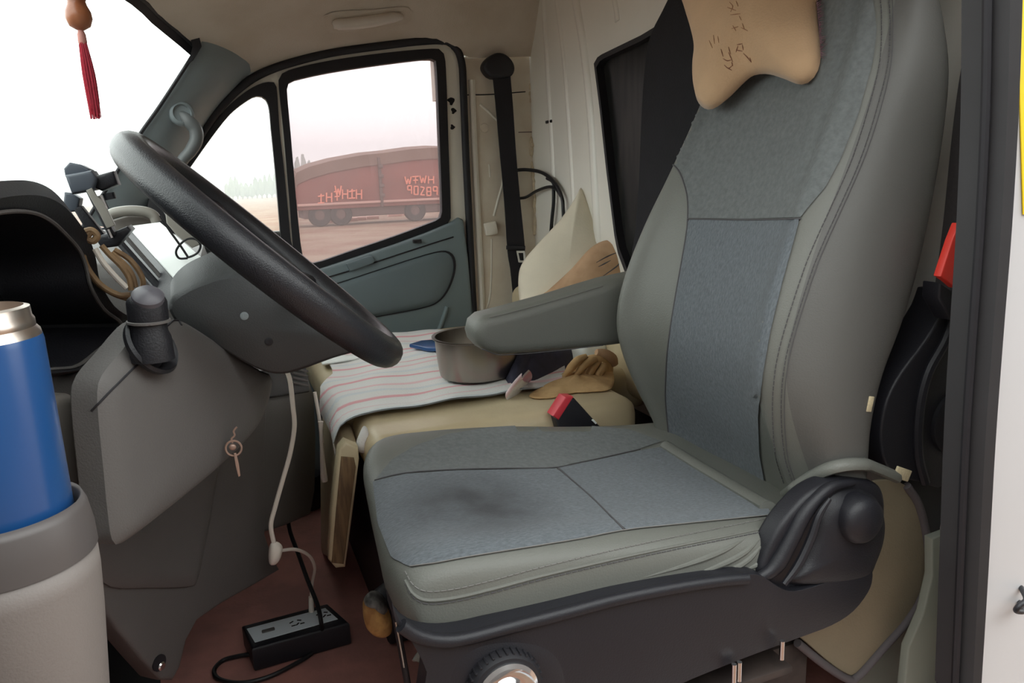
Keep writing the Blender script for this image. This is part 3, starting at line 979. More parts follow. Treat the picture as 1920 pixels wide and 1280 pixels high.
# piped tongue of the cover where cushion and backrest meet
tp = [hit(btree, a, b, .004) or P(a, b, Z=.46) for a, b in [(1252, 832), (1300, 862), (1360, 898), (1440, 942)]]
tongue = trace(ctree, [(1246, 838), (1300, 872), (1360, 908), (1440, 956)], .004, 6)
obj('cover_tongue', tube(tongue, .013, 10, smooth=1, flat=(.7, 1), up=(0, 0, 1)), 'vinyl', seat)

# armrest on the far side
ya = 1.315
AR = [(892, 628), (897, 607), (912, 594), (960, 582), (1040, 560), (1100, 541), (1150, 526), (1215, 512), (1225, 640), (1150, 650), (1100, 655), (1000, 664), (940, 668), (912, 660), (897, 645)]
ar = prism([P(a, b, Y=ya - .045) for a, b in AR], (0, .085, 0), .022, 5)
arm = obj('armrest', ar, 'vinyl', seat, sharp=60)
at = bvh(arm)
seam(arm, [(905, 652), (940, 663), (1000, 659), (1060, 653), (1130, 645)], tree=at)
seam(arm, [(918, 596), (960, 586), (1040, 564), (1130, 537)], 'light_thread', tree=at, r=.0008)

# black plastic side shield, recliner cover and height knob
ys = .715


def SP(l, y=ys):
    return [P(a, b, Y=y) for a, b in l]


SH = [(735, 1128), (748, 1160), (775, 1184), (815, 1194), (870, 1190), (960, 1168), (1060, 1142), (1160, 1116), (1260, 1096), (1350, 1082), (1400, 1076), (1430, 1080), (1460, 1100), (1490, 1108), (1540, 1095), (1600, 1076), (1632, 1068), (1636, 1085), (1628, 1110), (1600, 1146), (1560, 1172), (1500, 1195), (1400, 1232), (1300, 1272), (1240, 1300), (1180, 1330), (820, 1360), (800, 1260), (770, 1200), (742, 1165)]
shd = obj('side_shield', prism(SP(cr([(a, b, 0) for a, b in SH], 3, True) and [(p.x, p.y) for p in cr([(a, b, 0) for a, b in SH], 3, True)]), (0, .03, 0), .008, 3), 'black', seat)
st_ = bvh(shd)
obj('rim', tube(SP([(752, 1172), (780, 1190), (820, 1200), (870, 1197), (960, 1174), (1060, 1148), (1160, 1122), (1260, 1102), (1350, 1088), (1400, 1084)], ys), .008, 10, smooth=5), 'black', shd)
obj('seat_base', box((.5, 1.0, .34), (.60, .46, .13), .02), 'dash_black', seat)
obj('seat_base', box((.55, 1.0, .14), (.50, .36, .28), .02), 'dash_black', seat)
# arm up to the recliner
RC = [(1425, 1080), (1442, 1030), (1464, 988), (1494, 950), (1524, 922), (1562, 904), (1605, 899), (1645, 906), (1660, 929), (1662, 970), (1655, 1020), (1640, 1060), (1630, 1085), (1600, 1090), (1540, 1105), (1490, 1115), (1455, 1105)]
rc = obj('recliner_cover', prism(SP([(p.x, p.y) for p in cr([(a, b, 0) for a, b in RC], 4, True)], ys + .012), (0, .035, 0), .008, 3), 'black', seat)
obj('ridge', tube(SP([(1420, 1085), (1452, 1062), (1480, 1015), (1505, 968), (1530, 936), (1560, 912), (1600, 904)], ys + .010), [.007, .012, .011, .010, .008, .005], 10, smooth=5), 'black', rc)
DM = [(1548, 1096), (1475, 1092), (1500, 1052), (1520, 1010), (1535, 965), (1560, 930), (1598, 916), (1636, 928), (1656, 960), (1655, 1005), (1640, 1050), (1620, 1082)]
obj('lever', puff(SP(DM, ys + .012), (0, -1, 0), .020, 72, 8, .2, power=.45), 'black', rc)
cpt = P(1604, 968, Y=ys)
obj('dome', lathe([(.034, .008), (.034, -.012), (.031, -.019), (.024, -.024), (.012, -.027), (0, -.0275)], cpt, (0, 1, 0), 40), 'black', rc)
obj('ridge', tube(SP([(1470, 1095), (1497, 1058), (1520, 1010), (1536, 965), (1556, 935)], ys - .004), [.004, .006, .006, .005, .003], 8, smooth=5), 'black', rc)
# knob
kc = P(940, 1280, Y=ys)
kb = obj('height_knob', lathe([(.045, 0), (.045, -.013), (.042, -.018), (.037, -.019)], kc, (0, 1, 0), 48), 'rubber', seat)
for k in range(34):
    a = 2 * PI * k / 34
    obj('grip_rib', box(kc + Vector((math.cos(a) * .045, -.008, math.sin(a) * .045)), (.004, .013, .003), .0008, Matrix.Rotation(-a, 3, 'Y')), 'rubber', kb)
obj('chrome_face', lathe([(.0375, -.015), (.0375, -.021), (.033, -.024), (.027, -.019), (.020, -.019), (.016, -.024), (.010, -.025), (0, -.025)], kc, (0, 1, 0), 40), 'chrome', kb, label='chrome centre of the knob')
obj('knob_recess', puff(SP([(830, 1300), (845, 1240), (890, 1205), (960, 1195), (1020, 1205), (1055, 1235), (1068, 1290), (1060, 1340), (850, 1340)], ys + .002), (0, -1, 0), .006, 60, 5, .2, power=.25), 'black', shd)
# canvas flap behind the shield
FL = [(1652, 900), (1690, 905), (1712, 925), (1728, 970), (1736, 1030), (1734, 1085), (1716, 1130), (1690, 1172), (1650, 1215), (1606, 1262), (1585, 1262), (1550, 1238), (1500, 1195), (1440, 1150), (1500, 1000), (1600, 920)]
fl = obj('skirt_flap', prism(SP([(p.x, p.y) for p in cr([(a, b, 0) for a, b in FL], 3, True)], ys + .06), (0, .006, 0), .002), 'flap', seat, label='beige canvas flap with grey piping')
obj('piping', tube(SP([(1700, 910), (1722, 945), (1736, 1000), (1741, 1060), (1730, 1115), (1700, 1165), (1660, 1210), (1608, 1268), (1588, 1272), (1545, 1245), (1495, 1205)], ys + .058), .0065, 10, smooth=5), 'piping', fl)
# black hinge cover behind the backrest
HC = [(1790, 545), (1772, 580), (1735, 640), (1690, 700), (1664, 750), (1652, 810), (1658, 860), (1680, 890), (1730, 905), (1775, 908), (1800, 800), (1810, 640)]
hc = obj('hinge_cover', prism(SP([(p.x, p.y) for p in cr([(a, b, 0) for a, b in HC], 3, True)], .765), (0, .06, 0), .014, 4), 'black', seat)
obj('flange', tube(SP([(1790, 590), (1772, 640), (1740, 700), (1724, 770), (1722, 850), (1735, 905)], .76), .007, 8, smooth=5), 'black', hc)
obj('disc', lathe([(.052, .01), (.052, -.006), (.047, -.009), (0, -.010)], P(1792, 790, Y=.765), (0, 1, 0), 36), 'dash_black', hc)
# rails and bracket under the seat
rl = obj('rail', join(box((.60, .745, .262), (.16, .05, .012), .003), box((.62, .80, .17), (.3, .03, .15), .004)), 'bracket', seat, label='worn metal seat rail')
for a, b in ((1376, 1262), (1386, 1258), (1466, 1218)):
    q = P(a, b, Y=.705)
    obj('bolt', tube([q + Vector((0, 0, -.014)), q + Vector((0, 0, .014))], .0035, 10, smooth=1), 'chrome', rl)

# ------------------------------------------------------------------ things on and round the seat
# neck pillow
NK = [(1272, -30), (1285, 20), (1297, 60), (1304, 95), (1301, 130), (1302, 165), (1308, 190), (1322, 204), (1340, 203), (1362, 186), (1390, 158), (1412, 142), (1440, 139), (1470, 148), (1496, 158), (1514, 156), (1530, 140), (1538, 115), (1538, 85), (1534, 50), (1532, 10), (1540, -40), (1520, -120), (1460, -90), (1400, -92), (1330, -130), (1280, -100)]
pn = Vector((-.90, -.12, .40)).normalized()
p0 = hit(btree, 1420, 60) + pn * .022
npil = thing('neck_pillow', p0, 'tan dog-bone neck pillow with faded brown writing strapped to the seat top', 'pillow')
nk = [PN(a, b, p0, pn) for a, b in NK]
po = obj('cover', puff(nk, pn, .042, 120, 16, .5, centre=PN(1420, 30, p0, pn), power=.55), 'neck', npil, sharp=0)
ptree = bvh(po)
strokes = [[(1368, 4), (1374, 12), (1370, 22)], [(1380, 2), (1384, 12)], [(1364, 14), (1380, 20)], [(1370, 28), (1388, 26)], [(1386, 30), (1390, 38)],
           [(1374, 48), (1380, 58)], [(1392, 44), (1396, 56)], [(1372, 54), (1384, 50)], [(1390, 52), (1402, 58)],
           [(1338, 66), (1340, 82)], [(1346, 68), (1348, 80)], [(1330, 76), (1336, 90)],
           [(1352, 92), (1356, 106)], [(1366, 88), (1370, 102)], [(1382, 84), (1392, 82)], [(1384, 86), (1380, 98)], [(1392, 84), (1394, 94)], [(1380, 94), (1392, 96)],
           [(1356, 110), (1364, 114), (1372, 112)], [(1366, 98), (1374, 116)], [(1358, 122), (1366, 128), (1374, 122)], [(1372, 116), (1374, 124)], [(1362, 126), (1372, 132)],
           [(1394, 100), (1402, 108), (1408, 116)], [(1406, 108), (1409, 117)]]
g1 = [tube(trace(ptree, s, .0004, 4), [.0004, .0009, .0004], 5, smooth=1) for s in strokes]
obj('lettering', join(*g1[:12]), 'ink', po, label='faded brown brush writing')
obj('lettering', join(*g1[12:]), 'ink_dark', po, label='darker brown brush writing')
fr = [PN(a, b, p0 + pn * .004, pn) for a, b in [(1531, 2), (1534, 30), (1536, 55), (1538, 80), (1539, 105)]]
gg = []
for q in resample(fr, 60, False):
    gg.append(tube([q, q + Vector((random.uniform(-.002, .004), random.uniform(-.012, -.002), random.uniform(-.006, .006)))], [.0009, .0002], 4, smooth=1))
obj('fringe', join(*gg), 'fringe', po, kind='stuff', label='mauve frayed trim')
obj('strap', tube([PN(a, b, p0 - pn * .016, pn) for a, b in [(1520, -60), (1546, -14), (1560, 10)]], .008, 8, smooth=4, flat=(1, .4)), 'black_cloth', npil, label='black strap')

# black cloth hanging behind the seat
BK = [(1300, -60), (1262, -20), (1240, 20), (1216, 72), (1206, 140), (1200, 240), (1196, 340), (1190, 430), (1186, 500), (1240, 560), (1340, 400), (1400, 100), (1380, -60)]
tag(obj('black_cover', prism([P(a, b, X=1.010) for a, b in [(p.x, p.y) for p in cr([(a, b, 0) for a, b in BK], 4, True)]], (.018, 0, 0), .006), 'black_cloth'), 'black cloth cover hanging behind the seat beside the bulkhead window', 'cover')

# driver's seat belt hanging beside the pillar
db = thing('hanging_belt', P(1810, 300, Y=.80), 'dark seat belt webbing hanging between the driver backrest and the rubber door seal', 'seat belt')
bl_ = [P(a, b, Y=.80) for a, b in [(1826, -40), (1808, 90), (1794, 180), (1782, 280), (1768, 420), (1750, 560), (1744, 640)]]
br_ = [P(a, b, Y=.74) for a, b in [(1884, -40), (1880, 90), (1876, 180), (1870, 280), (1860, 420), (1846, 560), (1840, 640)]]
obj('webbing', grid([[a, b, b + Vector((.004, .002, 0)), a + Vector((.004, .002, 0))] for a, b in zip(cr(bl_, 5), cr(br_, 5))], False, True, True), 'belt_grey', db)
# red latch wedge beside the pillar
rw = thing('belt_anchor', P(1782, 500, Y=.72), 'red triangular plastic tab on black holder between seat and rubber door seal', 'tab')
obj('wedge', prism(SP([(1799, 418), (1786, 450), (1768, 505), (1764, 518), (1778, 528), (1792, 540), (1806, 540)], .70), (0, .012, 0), .002), 'red', rw)
obj('holder', prism(SP([(1764, 530), (1790, 548), (1812, 550), (1812, 600), (1784, 600), (1762, 560)], .725), (0, .03, 0), .004), 'black', rw)

# seat belt buckle between the seats
b0 = P(1080, 768, Y=1.31)
bk_ = thing('seat_belt_buckle', b0, 'black seat belt buckle with a red button standing between the seats', 'buckle')
ax = (P(1062, 750, Y=1.31) - P(1112, 800, Y=1.31)).normalized()
side = (P(1062, 750, Y=1.31) - P(1042, 783, Y=1.31)).normalized()
Rb = frame3(ax, Vector((0, -1, 0)))
obj('body', prism([P(a, b, Y=1.30) for a, b in [(1043, 786), (1070, 748), (1078, 747), (1126, 800), (1096, 850), (1060, 850)]], (0, .03, 0), .004), 'black', bk_)
obj('release_button', prism([P(a, b, Y=1.298) for a, b in [(1037, 780), (1060, 744), (1076, 744), (1048, 788)]], (0, .032, 0), .003), 'pinkred', bk_, label='red release button')
obj('guide', box(P(1114, 790, Y=1.296), (.012, .004, .006), .001, Rb), 'white_sheet', bk_)

# ================================================================== dashboard
dash = thing('dashboard', (-.3, 1.5, 0.0), 'dark grey dashboard with black instrument hood on the driver side', 'dashboard')


def vplane(ax, ay, bx, by):
    p = Vector((ax, ay, 0))
    d = Vector((bx - ax, by - ay, 0))
    nrm = Vector((d.y, -d.x, 0)).normalized()
    return p, nrm


def VP(l, pl, off=0.0):
    return [PN(a, b, pl[0] + pl[1] * off, pl[1]) for a, b in l]


def smooth2(l, n=4):
    return [(p.x, p.y) for p in cr([(a, b, 0) for a, b in l], n, True)]


# main body
prof = [(-.93, .78), (-.70, .87), (-.50, .885), (-.30, .865), (-.24, .83), (-.24, .60), (-.34, .40), (-.9, .40)]
obj('dash_top', prism([Vector((x, .74, z)) for x, z in prof], (0, .62, 0), .02), 'dash_black', dash)
prof = [(-.93, .78), (-.70, .86), (-.40, .87), (-.12, .835), (-.05, .80), (-.03, .72), (-.08, .58), (-.20, .46), (-.9, .40)]
obj('dash_top', prism([Vector((x, 1.36, z)) for x, z in prof], (0, 1.05, 0), .025), 'dash', dash)
# instrument hood
HP = vplane(-.225, .80, -.135, 1.22)
HO = [(-160, 420), (-110, 370), (-40, 346), (20, 338), (62, 340), (96, 355), (124, 384), (148, 424), (162, 470), (170, 520), (200, 570), (240, 600), (226, 640), (196, 668), (150, 694), (100, 706), (40, 712), (-60, 712), (-150, 690), (-180, 560)]
HI = [(-120, 470), (-80, 426), (-30, 404), (20, 396), (60, 400), (92, 416), (120, 442), (144, 470), (156, 500), (166, 540), (190, 580), (222, 606), (212, 630), (180, 656), (140, 686), (100, 692), (40, 694), (-60, 690), (-120, 660), (-140, 560)]
hoo = smooth2(HO)
hii = smooth2(HI)
# loop sections: outer back, outer front, lip, inner front, inner back
n_ = len(hoo)
of = VP(hoo, HP, .03)
ob = [p - HP[1] * .20 for p in of]
om = [p + HP[1] * 0.0 for p in of]
inf = VP(hii, HP, .035)
cin = sum(inf, Vector()) / n_
inb = [cin + (p - cin) * .86 - HP[1] * .10 for p in inf]
hood = obj('instrument_hood', grid([ob, of, [a.lerp(b, .5) + HP[1] * .012 for a, b in zip(of, inf)], inf, inb], False, True), 'dash_black', dash)
obj('hood_edge', tube([p + HP[1] * .003 for p in inf], .0022, 6, closed=True, smooth=1), 'dash', hood)
gl = [p + HP[1] * .012 for p in inb]
cgl = sum(gl, Vector()) / n_
obj('instrument_face', (gl + [cgl], [(i, (i + 1) % n_, n_) for i in range(n_)]), 'black_gloss', hood, smooth=False)
for (a, b), r_ in (((40, 540), .045), ((115, 560), .032)):
    c = PN(a, b, HP[0] - HP[1] * .078, HP[1])
    obj('gauge_ring', lathe([(r_, 0), (r_, .005), (r_ * .93, .005), (r_ * .93, 0)], c, HP[1], 40), 'black', hood)
# grey lip under the hood and the end caps
obj('lower_lip', prism(VP([(-60, 720), (60, 705), (100, 690), (128, 700), (160, 690), (215, 655), (238, 640), (240, 660), (210, 700), (170, 740), (120, 765), (70, 770), (-60, 780)], HP, .03), -HP[1] * .12, .010), 'dash', dash)
obj('end_cap', prism(VP([(60, 770), (110, 742), (138, 738), (163, 764), (166, 800), (162, 850), (156, 905), (140, 925), (60, 930)], vplane(-.19, .70, -.13, .90)), (-.06, .05, 0), .010), 'taupe', dash, label='taupe end cap')
# knee panel below the wheel
KP = vplane(-.135, .76, .03, 1.06)
KN = [(160, 752), (168, 705), (205, 660), (236, 622), (262, 602), (310, 600), (340, 612), (400, 650), (470, 694), (492, 704), (490, 735), (470, 790), (430, 838), (380, 884), (330, 925), (270, 972), (215, 1012), (190, 1016), (180, 960), (172, 880)]
kp = smooth2(KN, 3)
kn = obj('knee_panel', puff(VP(kp, KP), KP[1], .030, 110, 14, 1.2, smooth=False, power=.42, edge=.012), 'dash', dash)
kt = bvh(kn)
obj('panel_joint', tube(trace(kt, [(172, 770), (205, 735), (245, 695), (262, 680)], .0004), .0012, 6, smooth=1), 'rubber', kn)
obj('panel_joint', tube(trace(kt, [(312, 612), (330, 598), (340, 610)], .0004), .0012, 6, smooth=1), 'rubber', kn)
# kick panel reaching down to the floor
KK = vplane(-.22, 1.12, .16, 1.56)
KQ = [(160, 900), (230, 700), (350, 640), (488, 690), (503, 720), (500, 860), (499, 1000), (512, 1040), (527, 1068), (480, 1096), (420, 1130), (372, 1163), (352, 1200), (340, 1250), (326, 1276), (302, 1276), (270, 1240), (220, 1180), (180, 1120), (160, 1060)]
kk = obj('kick_panel', prism(VP(KQ, KK), -KK[1] * .05, .008), 'dash', dash)
kkt = bvh(kk)
obj('kick_pad', puff(VP([(150, 1000), (240, 985), (330, 915), (404, 846), (396, 930), (376, 1040), (364, 1088), (350, 1098), (280, 1100), (190, 1092)], KK), KK[1], .016, 90, 8, .2, power=.3, edge=.006), 'dash', kk)
obj('screw', lathe([(.007, .002), (.005, .004), (0, .004)], PN(302, 1248, KK[0], KK[1]), KK[1], 16), 'chrome', kk)
obj('screw_hole', lathe([(.013, -.001), (.013, .002), (0, .0021)], PN(298, 1242, KK[0], KK[1]), KK[1], 20), 'rubber', kk)
# centre stack behind the column
CP = vplane(.05, 1.50, .15, 1.75)
cs = obj('centre_stack', prism(VP([(494, 700), (520, 690), (578, 700), (590, 740), (594, 820), (592, 920), (584, 965), (540, 985), (494, 1000)], CP), -CP[1] * .12, .012), 'dash', dash)
obj('stack_box', prism(VP([(470, 700), (572, 672), (582, 735), (500, 748), (480, 742)], CP, .012), -CP[1] * .08, .006), 'dash_black', cs)
for k in range(4):
    obj('vent_slat', tube(VP([(548, 690 + k * 9), (576, 696 + k * 9)], CP, .016), .003, 6, smooth=1), 'dash', cs)
# pale hoop trim on the dash top
hl = [P(a, b, Y=1.45) for a, b in [(200, 408), (215, 399), (245, 395), (272, 397), (288, 404), (294, 416)]]
obj('vent_hoop', tube(hl, .009, 10, smooth=5), 'grey_arch', dash, label='pale rounded hoop on the dash top')
obj('vent_recess', prism([P(a, b, Y=1.47) for a, b in [(205, 414), (240, 404), (276, 405), (290, 416), (286, 440), (205, 450)]], (0, .02, 0), .003), 'taupe', dash)
obj('mirror_corner', prism([P(a, b, Y=2.36) for a, b in [(278, 372), (296, 376), (345, 470), (330, 500), (268, 420)]], (0, .05, 0), .006), 'rubber', dash)
obj('side_vent', prism([P(a, b, Y=1.95) for a, b in [(309, 392), (314, 392), (384, 455), (360, 465), (330, 440), (312, 418)]], (0, .02, 0), .003), 'grey_arch', dash)

# ------------------------------------------------------------------ steering column and wheel
W0 = Vector((.054, 1.0, .868))
e1 = Vector((.718, 0, -.696)).normalized()
wn = Vector((.696, 0, .718)).normalized()
e2 = (Vector((0, 1, 0)) + wn * .045).normalized()
wn = e1.cross(e2) * -1 if e1.cross(e2).z < 0 else e1.cross(e2)
whl = thing('steering_wheel', W0, 'black steering wheel with a textured rim in front of the driver seat', 'steering wheel')
RW = .195
ringp = [W0 + e1 * (math.cos(a) * RW) + e2 * (math.sin(a) * RW) for a in [2 * PI * k / 96 for k in range(96)]]
obj('rim', tube(ringp, .0206, 18, closed=True, smooth=1), 'wheel', whl, sharp=0)
hub = [W0 - wn * .010 + e1 * (math.cos(a) * .06) + e2 * (math.sin(a) * .075) for a in [2 * PI * k / 24 for k in range(24)]]
hb_ = obj('hub', puff(hub, wn, .014, 48, 8, 1.0), 'black', whl)
for a in (.5, PI - .5, -PI + .5, -.5):
    d = e1 * math.sin(a) + e2 * math.cos(a)
    obj('spoke', tube([W0 - wn * .006 + d * .05, W0 - wn * .004 + d * .12, W0 + d * .185], [.010, .009, .009], 10, smooth=5, flat=(.8, 1.3)), 'black', whl)
# cover behind the wheel
SHR = [(318, 560), (320, 530), (334, 508), (358, 490), (400, 470), (450, 440), (520, 470), (600, 540), (680, 615), (672, 650), (620, 668), (560, 692), (530, 699), (505, 697), (470, 684), (420, 655), (370, 626), (338, 608), (324, 590)]
col = thing('column_cover', P(480, 600, Y=1.0), 'dark grey plastic cover of the steering column behind the wheel', 'column cover')
FCE = [(323, 576), (330, 562), (350, 549), (378, 536), (420, 523), (470, 520), (530, 542), (600, 592), (680, 632), (671, 653), (620, 669), (560, 690), (530, 697), (505, 695), (470, 682), (420, 653), (370, 624), (340, 606), (327, 590)]
bk3 = [P(a, b, Y=1.09) for a, b in smooth2(SHR, 4)]
md3 = [P(a, b, Y=1.00) for a, b in smooth2(SHR, 4)]
fr3 = [P(a, b, Y=.94) for a, b in smooth2(FCE, 4)]
cfr = sum(fr3, Vector()) / len(fr3)
lo = [[cfr + (p - cfr) * k_ + Vector((0, -.010 * (1 - k_ ** 2), 0)) for p in fr3] for k_ in (.985, .8, .5, .2)]
mid1 = [a.lerp(b, .86) + (b - cfr) * .035 for a, b in zip(md3, fr3)]
shell = obj('shell', grid([bk3, md3, mid1, fr3] + lo, False, True, True), 'column', col, sharp=50)
sht = bvh(shell)
for a, b in ((458, 592), (504, 640)):
    q = hit(sht, a, b, 0.0)
    obj('screw_recess', lathe([(.005, .001), (.004, .0015), (0, .0008)], q, (0, -1, 0), 16), 'rubber' if a > 480 else 'pillar_grey', col)
# control stalk in a round socket of the knee panel
kb0 = hit(kt, 283, 655, 0.0)
stalk = thing('control_stalk', kb0, 'short black domed control stalk in a round socket below the instrument hood', 'stalk')
tip = P(274, 556, Y=.80)
base_ = P(284, 655, Y=kb0.y - .015)
axd = (tip - base_).normalized()
Ls = (tip - base_).length
obj('socket', lathe([(.030, .004), (.029, .008), (.026, .006), (.022, -.004), (0, -.012)], base_ + Vector((-.004, .012, 0)), KP[1].lerp(axd, .35), 40), 'rubber', stalk)
obj('socket_ring', lathe([(.031, .001), (.0325, .006), (.030, .009), (.028, .006)], base_ + Vector((-.004, .012, 0)), KP[1].lerp(axd, .35), 40), 'dash_black', stalk)
obj('stem', lathe([(.021, -.01), (.0195, .012), (.017, Ls * .35), (.0165, Ls * .5), (.019, Ls * .52)], base_, axd, 32), 'dash_black', stalk)
obj('collar', lathe([(.0165, Ls * .50), (.0200, Ls * .52), (.0200, Ls * .56), (.0185, Ls * .57)], base_, axd, 32), 'dash', stalk)
obj('knob', lathe([(.0185, Ls * .55), (.0185, Ls * .9), (.0170, Ls * .97), (.0135, Ls * 1.02), (.0, Ls * 1.04)], base_, axd, 32), 'dash_black', stalk)
obj('cap', lathe([(.0150, -.002), (.0145, .004), (.010, .0085), (0, .010)], tip + axd * (-Ls * .02) + Vector((.002, -.006, 0)), axd.lerp(Vector((.2, -.8, .4)), .55), 28), 'stalk_cap', stalk, label='pale domed cap of the stalk')

# phone holder on the dash
ph = thing('phone_holder', P(175, 420, Y=1.1), 'grey and black phone clamp on a metal arm beside the instrument hood', 'phone holder')


def PB(l, y, d=.03, b=.003):
    return prism([P(a, c, Y=y) for a, c in l], (0, d, 0), b)


obj('clamp', PB([(121, 328), (171, 319), (182, 334), (176, 356), (134, 364)], 1.08, .05, .004), 'holder_grey', ph)
obj('clamp_top', PB([(119, 316), (130, 304), (150, 308), (167, 317), (170, 322), (122, 331)], 1.09, .045, .006), 'holder_grey', ph)
obj('jaw', PB([(176, 330), (212, 320), (221, 346), (190, 358), (178, 352)], 1.09, .04, .004), 'black', ph)
obj('jaw_knob', tube([P(202, 362, Y=1.10), P(206, 374, Y=1.10)], .008, 10, smooth=1), 'black', ph)
obj('arm', PB([(160, 358), (168, 352), (205, 420), (216, 440), (204, 446), (196, 430)], 1.085, .03, .002), 'black', ph)
obj('slide_bar', PB([(161, 357), (172, 352), (180, 366), (192, 376), (216, 422), (200, 428), (186, 400)], 1.075, .008, .001), 'grey_arch', ph, label='bright metal slide bar')
obj('slide_pin', tube([P(188, 366, Y=1.08), P(200, 392, Y=1.08)], .003, 8, smooth=1), 'chrome', ph)
obj('slide_pin', tube([P(202, 430, Y=1.08), P(209, 446, Y=1.08)], .003, 8, smooth=1), 'chrome', ph)
obj('back_plate', PB([(120, 360), (134, 362), (150, 372), (146, 396), (128, 398), (118, 384)], 1.12, .03, .003), 'holder_grey', ph)
obj('leg', PB([(136, 390), (152, 386), (196, 440), (176, 444), (160, 430)], 1.12, .02, .002), 'black', ph)
obj('foot', PB([(176, 444), (210, 436), (238, 424), (246, 432), (220, 462), (190, 466)], 1.10, .06, .004), 'black', ph)
# tan cable coil
coil = thing('cable_coil', P(200, 500, Y=1.06), 'coil of tan cable hanging from the phone holder over the dash edge', 'cable')
loops = [[(172, 432), (158, 446), (152, 470), (160, 500), (182, 530), (212, 550), (240, 560)],
         [(170, 436), (156, 456), (156, 480), (168, 508), (192, 536), (222, 552), (244, 552)],
         [(190, 460), (206, 478), (228, 500), (242, 522), (246, 544)],
         [(214, 468), (240, 484), (258, 504), (268, 526), (266, 546)],
         [(208, 474), (232, 494), (248, 516), (254, 538)],
         [(178, 466), (192, 490), (214, 516), (238, 540)]]
for k, l in enumerate(loops):
    obj('loop', tube([P(a, b, Y=.985 - .006 * (k % 3)) for a, b in l], .0033, 8, smooth=6), 'cable_white' if k == 5 else 'cable_tan', coil)
obj('tie', tube([P(a, b, Y=.98) for a, b in [(160, 434), (172, 432), (182, 442), (174, 452), (162, 446)]], .004, 8, smooth=5), 'cable_tan', coil)
# boxed device with white sheet on the dash top
bxp = vplane(-.16, 1.10, -.02, 1.22)
dv = thing('boxed_device', P(300, 470, Y=1.2), 'black box with a white sheet on top leaning on the dash behind the steering wheel', 'box')
_o, _n = P(288, 478, Y=1.22), Vector((-.25, -.25, 1)).normalized()
ts = [PN(a, b, _o, _n) for a, b in [(240, 424), (300, 416), (400, 500), (335, 530)]]
obj('case', prism([p + Vector((0, 0, -.004)) for p in ts], (-.015, -.005, -.035), .003), 'black', dv)
obj('white_sheet', prism(ts, (0, 0, -.003), .0008), 'white_sheet', dv, label='white sheet on the box')
obj('edge_ridge', tube([P(232, 440, Y=1.19), P(316, 536, Y=1.16)], .003, 8, smooth=1), 'dash', dv)
obj('edge_ridge', tube([P(222, 452, Y=1.19), P(300, 540, Y=1.16)], .005, 8, smooth=1), 'black', dv)
tag(obj('wire_loop', tube([P(a, b, Y=1.14) for a, b in [(300, 404), (318, 432), (338, 460), (350, 478), (354, 482), (370, 474), (376, 460), (368, 449), (352, 448), (338, 458), (330, 472), (336, 484), (352, 484)]], .0016, 8, smooth=6), 'cable_black'), 'thin black wire looped in front of the white sheet', 'wire')

# keys hanging from the knee panel
ky = thing('key_bunch', P(440, 840, Y=.90), 'small bunch of keys on a chain hanging from the knee panel', 'keys')
obj('chain', tube([P(a, b, Y=.90) for a, b in [(444, 800), (438, 808), (440, 816), (434, 822), (436, 830)]], .0012, 6, smooth=5), 'brass', ky)
obj('key_ring', tube([P(438 + 15 * math.cos(t), 840 + 14 * math.sin(t), Y=.90) for t in rng(0, 5.9, 12)], .0013, 6, closed=True, smooth=3), 'brass', ky)
obj('key', puff([P(436 + 7 * math.cos(t), 838 + 6 * math.sin(t), Y=.902) for t in rng(0, 5.6, 10)], (0, -1, 0), .002, 24, 3), 'brass', ky)
obj('key', prism([P(a, b, Y=.897) for a, b in [(438, 850), (443, 849), (448, 870), (451, 892), (447, 894), (442, 874)]], (0, .002, 0), .0004), 'brass', ky)

# hanging ornament
orn = thing('hanging_ornament', P(150, 0, Y=1.5), 'wooden gourd ornament with a red tassel hanging in the windscreen', 'ornament')
o0 = P(148, 34, Y=1.5)
obj('gourd', lathe([(.004, .062), (.014, .057), (.0185, .047), (.0165, .034), (.0135, .026), (.0150, .020), (.0195, .010), (.0205, -.001), (.0160, -.013), (.006, -.019), (0, -.020)], o0, (0, 0, 1), 28), 'gourd', orn)
obj('cord', tube([o0 + Vector((0, 0, .066)), o0 + Vector((0, 0, .2)), o0 + Vector((-.02, -.01, .44))], .0015, 6, smooth=3), 'tassel', orn)
obj('tassel_cap', lathe([(.004, -.018), (.0065, -.026), (.007, -.038), (.006, -.042)], o0, (0, 0, 1), 16), 'tassel_cap', orn)
gg = []
for k in range(150):
    a, r1 = random.uniform(0, 6.28), random.random() ** .6
    q0 = o0 + Vector((math.cos(a) * r1 * .006, math.sin(a) * r1 * .006, -.038))
    q1 = o0 + Vector((math.cos(a) * r1 * .010 + .002, math.sin(a) * r1 * .010, -.09))
    q2 = o0 + Vector((math.cos(a) * r1 * .009 + .003, math.sin(a) * r1 * .009, -.138 - random.random() * .026))
    gg.append(tube([q0, q1, q2], .0008, 4, smooth=3))
obj('tassel', join(*gg), 'tassel', orn, kind='stuff', label='red tassel threads')

# ------------------------------------------------------------------ driver's door pocket and bottle in the foreground
d2 = thing('door_2', (-.2, .3, .3), 'light grey driver door pocket with a dark grey cup holder rim', None, kind='structure')
bc = P(8, 985, Y=.52)
zt = bc.z + .012
seg = 48


def podring(r, z, k=1.0):
    return [Vector((bc.x + math.cos(a) * r, bc.y + math.sin(a) * r * k, z)) for a in [2 * PI * i / seg for i in range(seg)]]


